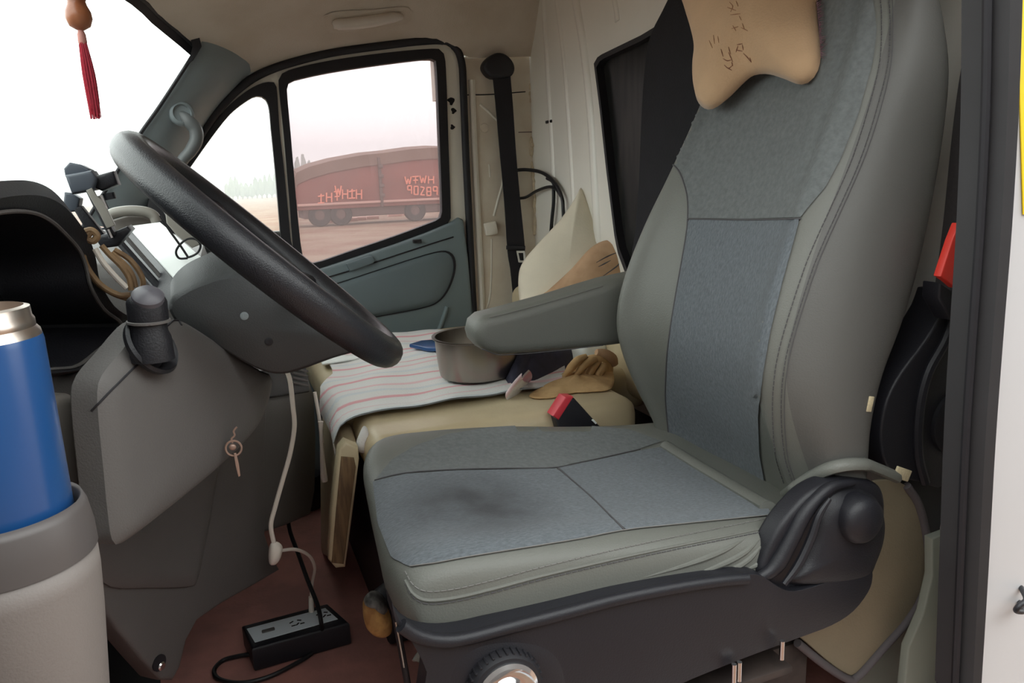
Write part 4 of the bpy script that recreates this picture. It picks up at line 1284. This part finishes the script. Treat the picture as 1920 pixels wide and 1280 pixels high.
obj('pod', grid([podring(r_, zt - z_) for r_, z_ in ((.0484, .032), (.0484, .050), (.0465, .08), (.0430, .12), (.0385, .17), (.033, .23), (.026, .30), (.015, .34))], False, True, True), 'pod', d2, sharp=0)
obj('cup_rim', grid([podring(r_, zt + z_) for r_, z_ in ((.0491, -.034), (.0489, -.022), (.0468, -.006), (.0445, 0), (.0425, -.002), (.0415, -.010), (.0408, -.05), (.0402, -.10), (.001, -.10))], False, True), 'pod_ring', d2, sharp=0)
obj('door_panel', box((bc.x - .12, .30, .62), (.06, .62, .9), .02), 'pod', d2)
obj('pocket', box((bc.x - .07, .42, zt - .2), (.06, .25, .3), .02), 'pod', d2)
bot = thing('thermos_bottle', bc + Vector((0, 0, -.06)), 'blue metal thermos bottle with a steel neck in the door cup holder', 'bottle')
br = .039
hb = P(8, 632, Y=.52).z
obj('body', lathe([(0, -.06), (br * .96, -.06), (br, -.055), (br, hb - bc.z - .004), (br * .985, hb - bc.z)], bc, (0, 0, 1), 48), 'blue', bot)
hn = P(0, 578, Y=.52).z - bc.z
h0 = hb - bc.z
obj('neck', lathe([(br * .985, h0 - .001), (br * .97, h0 + .003), (br * .91, h0 + .006), (br * .89, h0 + .010), (br * .89, hn - .014), (br * .92, hn - .012), (br * .92, hn - .008), (br * .89, hn - .006), (br * .88, hn), (br * .80, hn + .001), (br * .78, h0), (0, h0)], bc, (0, 0, 1), 48), 'bottle_steel', bot, label='steel neck of the bottle')
tag(obj('rubber_foot_mat', prism([P(a, b, Z=.012) for a, b in [(120, 1080), (240, 1060), (300, 1180), (300, 1300), (250, 1400), (100, 1400)]], (0, 0, -.01), .002), 'mat_black'), 'black rubber foot mat below the door pocket', 'mat')

# ------------------------------------------------------------------ passenger bench
ben = thing('passenger_bench', (.6, 1.85, 0), 'worn beige leatherette passenger bench with black torn spots', 'bench')


def cushion(x0, x1, y0, y1, z0, z1, r=.03):
    bm = bmesh.new()
    bmesh.ops.create_cube(bm, size=1)
    for v in bm.verts:
        v.co = Vector(((x0 + x1) / 2 + v.co.x * (x1 - x0), (y0 + y1) / 2 + v.co.y * (y1 - y0), (z0 + z1) / 2 + v.co.z * (z1 - z0)))
    bmesh.ops.bevel(bm, geom=list(bm.edges), offset=r, segments=5, affect='EDGES', profile=.5)
    return from_bm(bm)


nc = obj('cushion', cushion(.215, .80, 1.325, 1.56, .385, .482, .035), 'leather', ben)
nct = bvh(nc)
obj('cushion', cushion(.195, .98, 1.56, 2.36, .37, .478, .03), 'leather', ben)
obj('base', box((.58, 1.86, .19), (.70, .94, .37), .01), 'dash_black', ben)
fp = [P(612, 690, Y=2.0), P(602, 720, Y=2.0)]
obj('front_skirt', prism([P(646, 845, Y=1.40), P(622, 1050, Y=1.45), P(602, 1040, Y=1.93), P(600, 860, Y=1.96), P(608, 700, Y=2.0)], (.03, 0, 0), .010), 'leather', ben)
obj('side_board', prism([P(a, b, Y=1.36) for a, b in [(636, 842), (648, 828), (672, 838), (674, 862), (662, 960), (648, 1064), (630, 1066), (616, 1050), (622, 960)]], (0, .035, 0), .006), 'leather', ben)
obj('bare_board', prism([P(a, b, Y=1.357) for a, b in [(640, 856), (664, 858), (668, 876), (656, 968), (645, 1058), (622, 1056), (630, 960)]], (0, .02, 0), .003), 'wood', ben, label='bare brown board where the cover is worn away')
for a, b, s in ((752, 828, 9), (764, 826, 7), (744, 831, 5)):
    c = hit(nct, a, b, .001) or P(a, b, Y=1.33)
    obj('torn_spot', puff([c + Vector((math.cos(t) * s * .0011, 0, math.sin(t) * s * .0009 * (1 + .4 * math.sin(3 * t)))) for t in rng(0, 5.6, 10)], (0, -1, 0), .003, 24, 3), 'torn', ben)
obj('backrest_lower', cushion(.90, 1.03, 1.36, 2.36, .40, .60, .04), 'leather', ben)

# striped towel draped over the front of the bench
C00, C10 = Vector((.235, 1.40, 0)), Vector((.66, 1.405, 0))       # near edge
C01, C11 = Vector((.175, 2.25, 0)), Vector((.70, 2.12, 0))        # far edge


def ztop(x, y):
    return .4835


def towel_pt(s, t):
    """s along the bench (front negative), t across"""
    e0 = .205 + .010 * math.sin(t * 9) - .01 * t
    L = s * .62 - .10 + .15 * min(1, max(0, t - .08) * 2.6) + .01 * math.sin(14 * t)
    yn = 1.445 + .035 * s + .012 * math.sin(6 * s + 1)
    yf = 2.31 - .10 * s
    if L < 0:
        yn -= .055 * min(1, -L / .06)
    y = yn + (yf - yn) * t
    wr_ = .0022 * math.sin(26 * s + 6 * t) + .002 * math.sin(40 * t + 5 * s) + .003 * math.sin(11 * t - 8 * s)
    if L >= 0:
        x, z = e0 - .02 + L, .4945 + wr_
        z -= .012 * (max(0, .04 - L) / .04) ** 2
        if t < .06 and y < 1.56:
            z += .004
    else:
        x, z = e0 - .02 - .024 * min(1, -L / .03) + wr_ * .6, .4825 + L * .95
    return Vector((x, y, z))


rows = [[towel_pt(s, t) for t in rng(0, 1, 70)] for s in rng(0, 1, 46)]
mt = mat('striped_towel', (226, 226, 222), .95, bump=.5, bscale=220)
nt = mt.node_tree
b_ = nt.nodes['Principled BSDF']
tc2 = nt.nodes.new('ShaderNodeTexCoord')
sx = nt.nodes.new('ShaderNodeSeparateXYZ')
nt.links.new(tc2.outputs['Object'], sx.inputs[0])
nz = nt.nodes.new('ShaderNodeTexNoise')
nz.inputs['Scale'].default_value = 9
nt.links.new(tc2.outputs['Object'], nz.inputs['Vector'])
ad = nt.nodes.new('ShaderNodeMath')
ad.operation = 'MULTIPLY_ADD'
ad.inputs[1].default_value = .006
nt.links.new(nz.outputs['Fac'], ad.inputs[0])
nt.links.new(sx.outputs['Y'], ad.inputs[2])
ml = nt.nodes.new('ShaderNodeMath')
ml.operation = 'MULTIPLY'
ml.inputs[1].default_value = 1 / .155
nt.links.new(ad.outputs[0], ml.inputs[0])
frc = nt.nodes.new('ShaderNodeMath')
frc.operation = 'FRACT'
nt.links.new(ml.outputs[0], frc.inputs[0])
rp = nt.nodes.new('ShaderNodeValToRGB')
rp.color_ramp.interpolation = 'LINEAR'
cs_ = [(0, (226, 226, 222)), (.10, (226, 224, 222)), (.13, (226, 168, 174)), (.19, (228, 176, 180)), (.22, (228, 226, 224)), (.42, (226, 226, 222)), (.46, (216, 220, 222)), (.54, (214, 218, 220)), (.58, (228, 226, 224)), (.74, (228, 226, 224)), (.78, (230, 196, 198)), (.82, (230, 200, 202)), (.86, (228, 226, 224))]
els = rp.color_ramp.elements
els[0].position, els[0].color = cs_[0][0], lin(cs_[0][1])
els[1].position, els[1].color = cs_[-1][0], lin(cs_[-1][1])
for p_, c_ in cs_[1:-1]:
    e = els.new(p_)
    e.color = lin(c_)
nt.links.new(frc.outputs[0], rp.inputs['Fac'])
nt.links.new(rp.outputs['Color'], b_.inputs['Base Color'])
v, f = grid(rows)
v2, f2 = grid([[p + Vector((0, 0, -.003)) for p in r] for r in rows])
tag(obj('striped_towel', join((v, f), (v2, f2)), mt, sharp=0), 'white towel with pink stripes draped over the front of the bench', 'towel')
tag(obj('towel_corner', puff([P(a, b, Y=1.40) for a, b in [(682, 798), (690, 806), (692, 830), (686, 848), (672, 846), (668, 830), (674, 812)]], (0, -1, 0), .010, 40, 5), mt), 'crumpled white towel corner hanging between bench cushion and board', 'towel')
tag(obj('folded_paper', prism([P(a, b, Z=.497) for a, b in [(600, 672), (632, 662), (690, 655), (690, 668), (640, 676), (604, 682)]], (0, 0, -.004), .001), 'white_sheet'), 'folded white paper lying on the front end of the bench under the steering wheel', 'paper')
curl = [[P(958 + 30 * u + 10 * math.cos(a), 742 - 46 * u * (1 - .2 * u) + 12 * math.sin(a), Y=1.475 + .03 * math.cos(a)) for a in rng(-1.2, 3.6, 16)] for u in rng(0, 1, 10)]
tag(obj('curled_towel_end', join(grid(curl), grid([[p + Vector((0, .002, .001)) for p in r] for r in curl])), mt, sharp=0), 'curled end of the striped towel beside the pot', 'towel')
# blue packet
tag(obj('blue_packet', prism([P(a, b, Z=.500) for a, b in [(768, 652), (790, 645), (822, 643), (828, 660), (800, 659)]], (0, 0, .012), .004), 'blue'), 'small blue packet on the towel behind the pot', 'packet')

# steel pot
pb = P(893, 690, Z=.494)
pc = Vector((P(892, 727, Z=.494).x + .038, P(892, 727, Z=.494).y + .092, .498))
zr = P(880, 650, Y=pc.y - .11).z - pc.z
pot = thing('cooking_pot', pc, 'stainless steel cooking pot standing on the striped towel beside the armrest', 'pot')
obj('body', lathe([(0, .001), (.082, .001), (.090, .006), (.093, .02), (.096, zr * .5), (.099, zr - .004), (.106, zr), (.106, zr + .003), (.098, zr + .002), (.094, zr * .5), (.086, .012), (0, .008)], pc, (0, 0, 1), 56), 'steel', pot)

# navy cloth, brown gloves, white bag behind the armrest
def rag(name, outline, z, h, m, label, cat, seed, n=90, wob=.4):
    rnd = random.Random(seed)
    ph = [rnd.uniform(0, 6.28) for _ in range(6)]
    base = [P(a, b, Z=z) for a, b in outline]
    c = sum(base, Vector()) / len(base)
    o = resample(cr(base, 5, True), n)
    rows = []
    R = 14
    for k in range(R):
        t = k / R
        row = []
        for i, p in enumerate(o):
            a = 2 * PI * i / n
            hh = h * (1 - (1 - t) ** 2) * (1 + wob * (math.sin(3 * a + ph[0] + 2 * t) * .6 + math.sin(7 * a + ph[1] - 3 * t) * .35 + math.sin(11 * a + ph[2]) * .18) * (1 - .6 * t))
            row.append(c + (p - c) * (1 - t) + Vector((0, 0, max(.001, hh))))
        rows.append(row)
    bott = [[p + Vector((0, 0, -.001)) for p in o]]
    return tag(obj(name, grid(bott + rows, False, True, True), m, sharp=0), label, cat)


rag('navy_cloth', [(950, 735), (985, 728), (1050, 700), (1110, 660), (1040, 648), (960, 660), (930, 690)], .486, .075, 'navy', 'crumpled dark navy cloth between the pot and the brown rag on the bench', 'cloth', 3)
rag('brown_rag', [(992, 742), (1030, 746), (1075, 736), (1110, 734), (1146, 728), (1150, 700), (1130, 680), (1090, 668), (1062, 690), (1030, 715)], .486, .016, 'tan_cloth', 'crumpled tan rag lying on the bench edge behind the buckle', 'rag', 5)
gl_ = thing('brown_glove', P(1108, 690, Y=1.55), 'bunched brown work glove lying on top of the tan rag', 'glove')
gy = 1.52
obj('palm', puff([P(a, b, Y=gy + .03) for a, b in [(1062, 700), (1076, 682), (1096, 668), (1122, 664), (1144, 672), (1150, 694), (1140, 716), (1110, 712), (1080, 712)]], (-.2, -1, .5), .030, 60, 9, .6), 'tan_cloth', gl_)
for k, l in enumerate([[(1058, 706), (1070, 690), (1084, 676), (1100, 668)], [(1080, 704), (1092, 688), (1106, 676), (1118, 672)], [(1100, 718), (1104, 702), (1112, 688), (1122, 678)], [(1118, 716), (1122, 702), (1130, 690), (1134, 680)]]):
    obj('finger', tube([P(a, b, Y=gy - .012 - .004 * (k % 2)) for a, b in l], [.005, .010, .011, .007], 9, smooth=5), 'tan_cloth', gl_)
obj('cuff', tube([P(a, b, Y=gy + .02) for a, b in [(1118, 660), (1132, 664), (1146, 672), (1152, 684)]], [.008, .014, .015, .010], 10, smooth=5), 'brown_cloth', gl_)
rag('white_bag', [(1060, 670), (1100, 672), (1145, 660), (1150, 640), (1090, 645)], .50, .07, 'white_sheet', 'white bag showing under the armrest behind the brown glove', 'bag', 11)

# cream pillow and brown cloth bundle leaning on the bulkhead
pnn = Vector((-.52, -.78, .30)).normalized()
pp0 = P(1065, 480, Y=2.05)
pw = thing('cream_pillow', pp0, 'cream pillow standing on its corner against the bulkhead', 'pillow')
obj('cover', puff([PN(a, b, pp0, pnn) for a, b in [(1090, 350), (1098, 362), (1118, 400), (1142, 450), (1165, 500), (1150, 600), (1080, 640), (985, 600), (974, 560), (972, 520), (980, 492), (1010, 455), (1050, 412), (1078, 372)]], pnn, .075, 110, 14, .6, power=.6), 'pillow', pw, sharp=0)
pb0 = P(1090, 520, Y=1.93)
bb = thing('brown_bundle', pb0, 'brown cloth bundle with creases lying in front of the cream pillow', 'bundle')
bo2 = obj('cloth', puff([PN(a, b, pb0, pnn) for a, b in [(1000, 568), (1030, 542), (1070, 505), (1108, 464), (1140, 450), (1168, 462), (1180, 480), (1180, 560), (1100, 620), (1000, 620)]], pnn, .055, 90, 12, .6, power=.55), 'brown_cloth', bb, sharp=0)
b2t = bvh(bo2)
for l in ([(1118, 492), (1140, 480), (1160, 472)], [(1122, 500), (1145, 488)], [(1130, 518), (1155, 500), (1162, 492)]):
    obj('crease', tube(trace(b2t, l, .0), [.0008, .0022, .0008], 6, smooth=1), 'thread', bo2)

# passenger seat belt
sb = thing('passenger_seat_belt', D(950, 300, YP - .03), 'black seat belt hanging from the cream pillar behind the passenger door', 'seat belt')
yb_ = YP - .035
obj('anchor_cover', prism(DP(smooth2([(910, 132), (908, 120), (916, 108), (930, 99), (945, 99), (958, 108), (966, 122), (965, 136), (955, 144), (925, 146)], 3), yb_ - .015), (0, .05, 0), .012), 'black', sb)
Lb = [(924, 140), (930, 200), (938, 290), (946, 380), (952, 470), (958, 510), (964, 580), (966, 640)]
Rb_ = [(957, 140), (962, 200), (968, 290), (976, 380), (984, 462), (984, 500), (978, 580), (978, 640)]
obj('webbing', grid([[a, b, b + Vector((0, .004, 0)), a + Vector((0, .004, 0))] for a, b in zip(cr(DP(Lb, yb_), 5), cr(DP(Rb_, yb_), 5))], False, True, True), 'belt', sb)
obj('stop', box(D(967, 464, yb_ - .003), (.068, .018, .016), .004, Matrix.Rotation(.08, 3, 'Y')), 'black', sb)
obj('tongue', ring(DP([(968, 470), (984, 470), (986, 492), (972, 492)], yb_ - .006), DP([(972, 474), (981, 474), (982, 488), (975, 488)], yb_ - .006), (0, .003, 0), 32), 'chrome', sb, label='metal tongue of the belt')
# black cable looped on the bulkhead
cb = thing('black_cable', P(1030, 340, X=XW - .01), 'black cable looped and tied on the bulkhead beside the pillar', 'cable')
obj('loop', tube([P(960, 320, Y=YP - .02), P(985, 318, Y=YP - .02)] + [P(a, b, X=XW - .018) for a, b in [ (1012, 322), (1032, 334), (1046, 352), (1054, 372), (1056, 392), (1058, 440)]], .006, 10, smooth=5), 'cable_black', cb)
obj('loop', tube([P(962, 372, Y=YP - .02), P(985, 370, Y=YP - .02)] + [P(a, b, X=XW - .02) for a, b in [ (1006, 358), (1030, 350), (1044, 356), (1052, 368)]], .005, 10, smooth=5), 'cable_black', cb)
obj('loop', tube([P(a, b, X=XW - .016) for a, b in [(1038, 348), (1038, 380), (1035, 410), (1032, 450)]], .006, 10, smooth=5), 'cable_black', cb)
obj('tie', tube([P(a, b, X=XW - .016) for a, b in [(1026, 334), (1036, 340), (1040, 352)]], .006, 8, smooth=4), 'rubber', cb)

# ------------------------------------------------------------------ cables and sockets on the floor
psx = thing('power_strip', P(550, 1190, Z=0), 'black power strip with a pale socket face lying on the dark red floor', 'power strip')
tp4 = [P(453, 1172, Z=.055), P(614, 1130, Z=.055), P(655, 1166, Z=.055), P(472, 1216, Z=.055)]
cps = sum(tp4, Vector()) / 4
obj('body', prism(tp4, (0, 0, -.053), .006), 'black', psx)
ft = [P(462, 1178, Z=.0555), P(610, 1139, Z=.0555), P(634, 1160, Z=.0555), P(478, 1204, Z=.0555)]
face = obj('socket_face', prism(ft, (0, 0, -.004), .001), 'strip_face', psx, label='pale grey socket face')
ux = ((ft[1] - ft[0]) + (ft[2] - ft[3])).normalized()
uy = ((ft[3] - ft[0]) + (ft[2] - ft[1])).normalized()
Rf = frame3(ux, Vector((0, 0, 1)))
obj('switch', box(P(503, 1181, Z=.057), (.026, .010, .004), .002, Rf), 'dash', face)
for (a, b) in ((556, 1167), (606, 1152)):
    c = P(a, b, Z=.056)
    for dx, dy, tw in ((-.008, -.007, .5), (.008, -.007, -.5), (-.009, .008, 0), (.009, .008, 0), (0, .006, .8)):
        obj('socket_slot', box(c + ux * dx + uy * dy, (.009, .0028, .0012), .0003, Rf @ Matrix.Rotation(tw, 3, 'Z')), 'torn', face)
plg = thing('white_plug', P(586, 1140, Z=.06), 'white plug standing in the power strip with its cable', 'plug')
obj('body', tube([P(584, 1146, Z=.058), P(583, 1118, Y=P(584, 1146, Z=.058).y)], [.006, .005], 12, smooth=1), 'cable_white', plg)
yk = 1.50
ad_ = thing('white_adapter', P(515, 1032, Y=1.33), 'white inline adapter hanging on a long white cable beside the kick panel', 'adapter')
obj('body', puff([P(a, b, Y=1.33) for a, b in [(504, 1030), (510, 1016), (522, 1016), (530, 1026), (526, 1046), (516, 1058), (505, 1056)]], (0, -1, 0), .014, 40, 6), 'cable_white', ad_)
obj('cable', tube([P(a, b, Y=1.33) for a, b in [(536, 690), (544, 715), (549, 760), (552, 800), (544, 850), (530, 900), (516, 950), (508, 985), (514, 1020)]], .0042, 8, smooth=6), 'cable_white', ad_)
pe = P(583, 1118, Y=P(584, 1146, Z=.058).y)
obj('cable', tube([P(524, 1032, Y=1.33), P(555, 1030, Y=1.36), P(580, 1042, Y=1.40), P(590, 1064, Y=1.45), P(586, 1090, Y=1.50), pe], .0032, 8, smooth=6), 'cable_white', ad_)
bcx = thing('black_power_cord', P(470, 1270, Z=0), 'black power cord running over the power strip and round on the floor', 'cord')
cp = [P(540, 975, Y=1.66), P(545, 1000, Y=1.62), P(560, 1040, Y=1.55), P(578, 1090, Y=1.50), P(594, 1130, Y=1.46), P(602, 1165, Y=1.425), P(603, 1200, Z=.012), P(585, 1224, Z=.008), P(550, 1246, Z=.008), P(500, 1270, Z=.008), P(450, 1280, Z=.008), P(410, 1272, Z=.008), P(402, 1255, Z=.008), P(418, 1238, Z=.008), P(445, 1230, Z=.012), P(470, 1226, Z=.014)]
obj('cord', tube(cp, .0045, 8, smooth=6), 'cable_black', bcx)
tag(obj('hanging_white_lead', tube([P(a, b, Y=1.62) for a, b in [(590, 735), (598, 780), (603, 815), (604, 830)]], .004, 8, smooth=5), 'cable_white'), 'thin white lead hanging beside the beige front of the bench', 'lead')
tag(obj('white_lead_plug', tube([P(a, b, Y=1.60) for a, b in [(601, 790), (602, 815), (604, 850), (607, 890), (609, 902)]], [.006, .004, .004, .006, .008, .007], 8, smooth=5), 'cable_white'), 'white lead end with a plug dangling in front of the bench', 'plug')
tag(obj('black_cylinder', lathe([(0, 0), (.05, 0), (.055, .01), (.055, .09), (.05, .1), (.03, .105), (0, .105)], P(588, 965, Z=.002) + Vector((-.01, .08, 0)), (0, 0, 1), 32), 'black'), 'round black housing on the floor in front of the bench', 'housing')
# handbrake
hbk = thing('handbrake_lever', P(705, 1140, Y=1.22), 'worn tan taped grip end of a lever beside the seat base', 'lever')
yh = 1.12
obj('grip', puff([P(a, b, Y=yh) for a, b in [(680, 1130), (690, 1115), (706, 1118), (722, 1132), (734, 1160), (734, 1186), (720, 1194), (700, 1188), (684, 1168)]], Vector((-.3, -1, .1)), .022, 50, 8), 'cork', hbk)
obj('tape', puff([P(a, b, Y=yh - .004) for a, b in [(682, 1126), (690, 1112), (708, 1114), (724, 1130), (726, 1148), (712, 1140), (700, 1128)]], Vector((-.3, -1, .1)), .024, 40, 6), 'tape', hbk)
obj('shaft', tube([P(704, 1136, Y=yh + .03), P(735, 1110, Y=yh + .05), P(770, 1095, Y=yh + .1)], .022, 14, smooth=4), 'black', hbk)
rd = thing('seat_release_bar', P(750, 1220, Y=.90), 'thin black bar hanging below the front of the driver seat', 'bar')
obj('bar', tube([P(a, b, Y=.92) for a, b in [(738, 1130), (744, 1170), (752, 1215), (764, 1280), (772, 1330)]], .005, 10, smooth=5), 'rubber', rd)
obj('highlight_edge', tube([P(a, b, Y=.915) for a, b in [(742, 1165), (750, 1205), (758, 1250)]], .0018, 6, smooth=5), 'steel', rd)

# ================================================================== outside the passenger window
YT = 31.0


def T(px, py, y=YT):
    return P(px, py, Y=y)


tr = thing('cargo_truck', Vector((6, YT, -.6)), 'faded red cargo truck with pale lettering seen through the passenger window', 'truck')
x0, x1 = T(552, 330).x, T(900, 330).x
tops = [T(a, b) for a, b in [(552, 338), (556, 326), (580, 315), (620, 304), (680, 293), (720, 289), (770, 282), (810, 279), (840, 280), (900, 284), (930, 300)]]
zb = T(700, 388).z
body = tops + [Vector((tops[-1].x, YT, zb)), Vector((tops[0].x, YT, zb))]
obj('cargo_body', prism(body, (0, 2.3, 0), .04), 'truck_red', tr)
tz = [p + Vector((0, -.05, .05)) for p in tops]
obj('tarp', grid([[p + Vector((0, 0, -.45)) for p in tz], tz, [p + Vector((0, 1.2, .15)) for p in tz], [p + Vector((0, 2.4, 0)) for p in tz], [p + Vector((0, 2.4, -.45)) for p in tz]]), 'tarp', tr, label='dusty brown tarp edge over the load')
obj('rail', box(((x0 + tops[-1].x) / 2, YT - .06, T(750, 376).z), (tops[-1].x - x0, .06, .10), .02), 'truck_rail', tr)
obj('chassis', box(((x0 + tops[-1].x) / 2, YT + 1.1, (zb - .15)), (tops[-1].x - x0 - .4, 1.9, .4), .05), 'truck_dark', tr)
px_ = 712
obj('post', box((T(px_, 330).x, YT - .06, (T(px_, 295).z + zb) / 2), (.12, .10, T(px_, 295).z - zb), .02), 'truck_dark', tr)
for k in range(4):
    obj('hinge', box((T(px_, 310).x, YT - .13, T(px_, 312 + k * 18).z), (.2, .08, .14), .02), 'truck_dark', tr)
for a in (600, 640, 780, 900):
    wx = T(a, 400).x
    whe = obj('wheel', lathe([(.2, -.14), (.42, -.14), (.46, -.10), (.46, .10), (.42, .14), (.2, .14), (.2, -.14)], (wx, YT + .2, -.14), (0, 1, 0), 28), 'rubber', tr)
    obj('hub', lathe([(0, -.1), (.2, -.1), (.2, 0)], (wx, YT + .2, -.14), (0, 1, 0), 20), 'truck_dark', whe)


# lettering: hand painted strokes (unreadable in the photograph), three groups
def glyphs(spec, h_px, w_px):
    gs = []
    for cx, cy, strokes in spec:
        for s in strokes:
            pts = [T(cx + a * w_px, cy + b * h_px, YT - .07) for a, b in s]
            for i in range(len(pts) - 1):
                gs.append(tube([pts[i], pts[i + 1]], .032, 5, smooth=1))
    return join(*gs)


Hh = [[(-.4, -.5), (-.4, .5)], [(.4, -.5), (.4, .5)], [(-.4, 0), (.4, 0)]]
Jj = [[(0, -.5), (0, .5)], [(-.5, -.2), (.5, -.3)], [(-.5, .5), (.5, .45)]]
Tt = [[(-.5, -.4), (.5, -.45)], [(0, -.45), (0, .5)], [(-.4, .1), (.4, .05)]]
Ww = [[(-.5, -.5), (-.2, .5)], [(-.2, .5), (0, -.2)], [(0, -.2), (.25, .5)], [(.25, .5), (.5, -.5)]]
N9 = [[(.3, 0), (-.3, 0)], [(-.3, 0), (-.3, -.5)], [(-.3, -.5), (.3, -.5)], [(.3, -.5), (.3, .5)]]
N0 = [[(-.3, -.5), (.3, -.5)], [(.3, -.5), (.3, .5)], [(.3, .5), (-.3, .5)], [(-.3, .5), (-.3, -.5)]]
N2 = [[(-.3, -.5), (.3, -.4)], [(.3, -.4), (-.3, .5)], [(-.3, .5), (.35, .5)]]
N8 = N0 + [[(-.3, 0), (.3, 0)]]
spec1 = [(602, 372, Jj), (617, 370, Hh), (632, 367, Tt), (647, 364, Hh), (660, 363, Jj), (673, 364, Hh), (634, 357, Ww)]
obj('lettering', glyphs(spec1, 18, 12), 'truck_letter', tr, label='faded pale painted characters on the front half of the truck side')
spec2 = [(765, 338, Ww), (779, 337, Tt), (793, 336, Ww), (808, 337, Hh)]
obj('lettering', glyphs(spec2, 14, 12), 'truck_letter', tr, label='upper line of pale painted characters')
spec3 = [(768, 356, N9), (780, 357, N0), (792, 358, N2), (804, 359, N8), (816, 358, N9)]
obj('lettering', glyphs(spec3, 15, 12), 'truck_letter', tr, label='lower line of pale painted digits')
# pale stones along the verge under the truck
for k, (a, b) in enumerate([(612, 417), (636, 415), (656, 414), (676, 412), (698, 410), (740, 405), (764, 403)]):
    c = P(a, b, Z=-.58)
    st_o = obj('kerb_stone', box(c + Vector((0, 0, .04)), (.5 + .1 * (k % 3), .35, .2), .05), 'truck_rail')
    tag(st_o, ['first', 'second', 'third', 'fourth', 'fifth', 'sixth', 'seventh'][k] + ' pale stone from the left on the ground in front of the red truck', 'stone', 'pale stones in front of the truck')
# trees far off, each its own
rnd = random.Random(4)
ORD = ['first', 'second', 'third', 'fourth', 'fifth', 'sixth', 'seventh', 'eighth', 'ninth', 'tenth', 'eleventh', 'twelfth']


def far_tree(a, y, hgt, wd, label, group):
    c = P(a, 360, Y=y)
    t_ = thing('far_tree', Vector((c.x, y, -.6)), label, 'tree', group)
    obj('trunk', tube([Vector((c.x, y, -.6)), Vector((c.x + .1, y, hgt * .5))], .12, 6, smooth=1), 'trunk', t_)
    v, f = lathe([(.05, hgt * .1), (.75 * wd, hgt * .2), (.9 * wd, hgt * .42), (.8 * wd, hgt * .6), (.5 * wd, hgt * .85), (.05, hgt)], (c.x, y, -.6), (0, 0, 1), 11, True)
    v = [p + Vector((rnd.uniform(-.12, .12), rnd.uniform(-.12, .12), rnd.uniform(-.12, .12))) * hgt / 3 for p in v]
    obj('crown', (v, f), 'tree', t_)


for k in range(12):
    y = 150 if k % 2 else 154
    far_tree(426 + k * 9.2, y, rnd.uniform(2.6, 4.4) + (.5 if k > 5 else 0), .62, ORD[k] + ' hazy tree from the left in the far row seen through the quarter window', 'far trees behind the field')
for k in range(6):
    y = 160 if k % 2 else 164
    far_tree(552 + k * 11, y, rnd.uniform(5.5, 8.6), .8, ORD[k] + ' hazy tree from the left showing above the truck end', 'far trees behind the truck')
# the dusty haze that hangs over the field
hz = bpy.data.materials.new('dust_haze')
hz.use_nodes = True
nt = hz.node_tree
nt.nodes.remove(nt.nodes['Principled BSDF'])
vs_ = nt.nodes.new('ShaderNodeVolumeScatter')
vs_.inputs['Color'].default_value = (.93, .95, .93, 1)
vs_.inputs['Density'].default_value = .0075
vs_.inputs['Anisotropy'].default_value = .2
nt.links.new(vs_.outputs[0], nt.nodes['Material Output'].inputs['Volume'])
tag(obj('haze', box((60, 111, 5.2), (420, 150, 11.4)), hz, smooth=False), 'pale dusty haze over the field behind the truck', 'haze', kind='stuff')
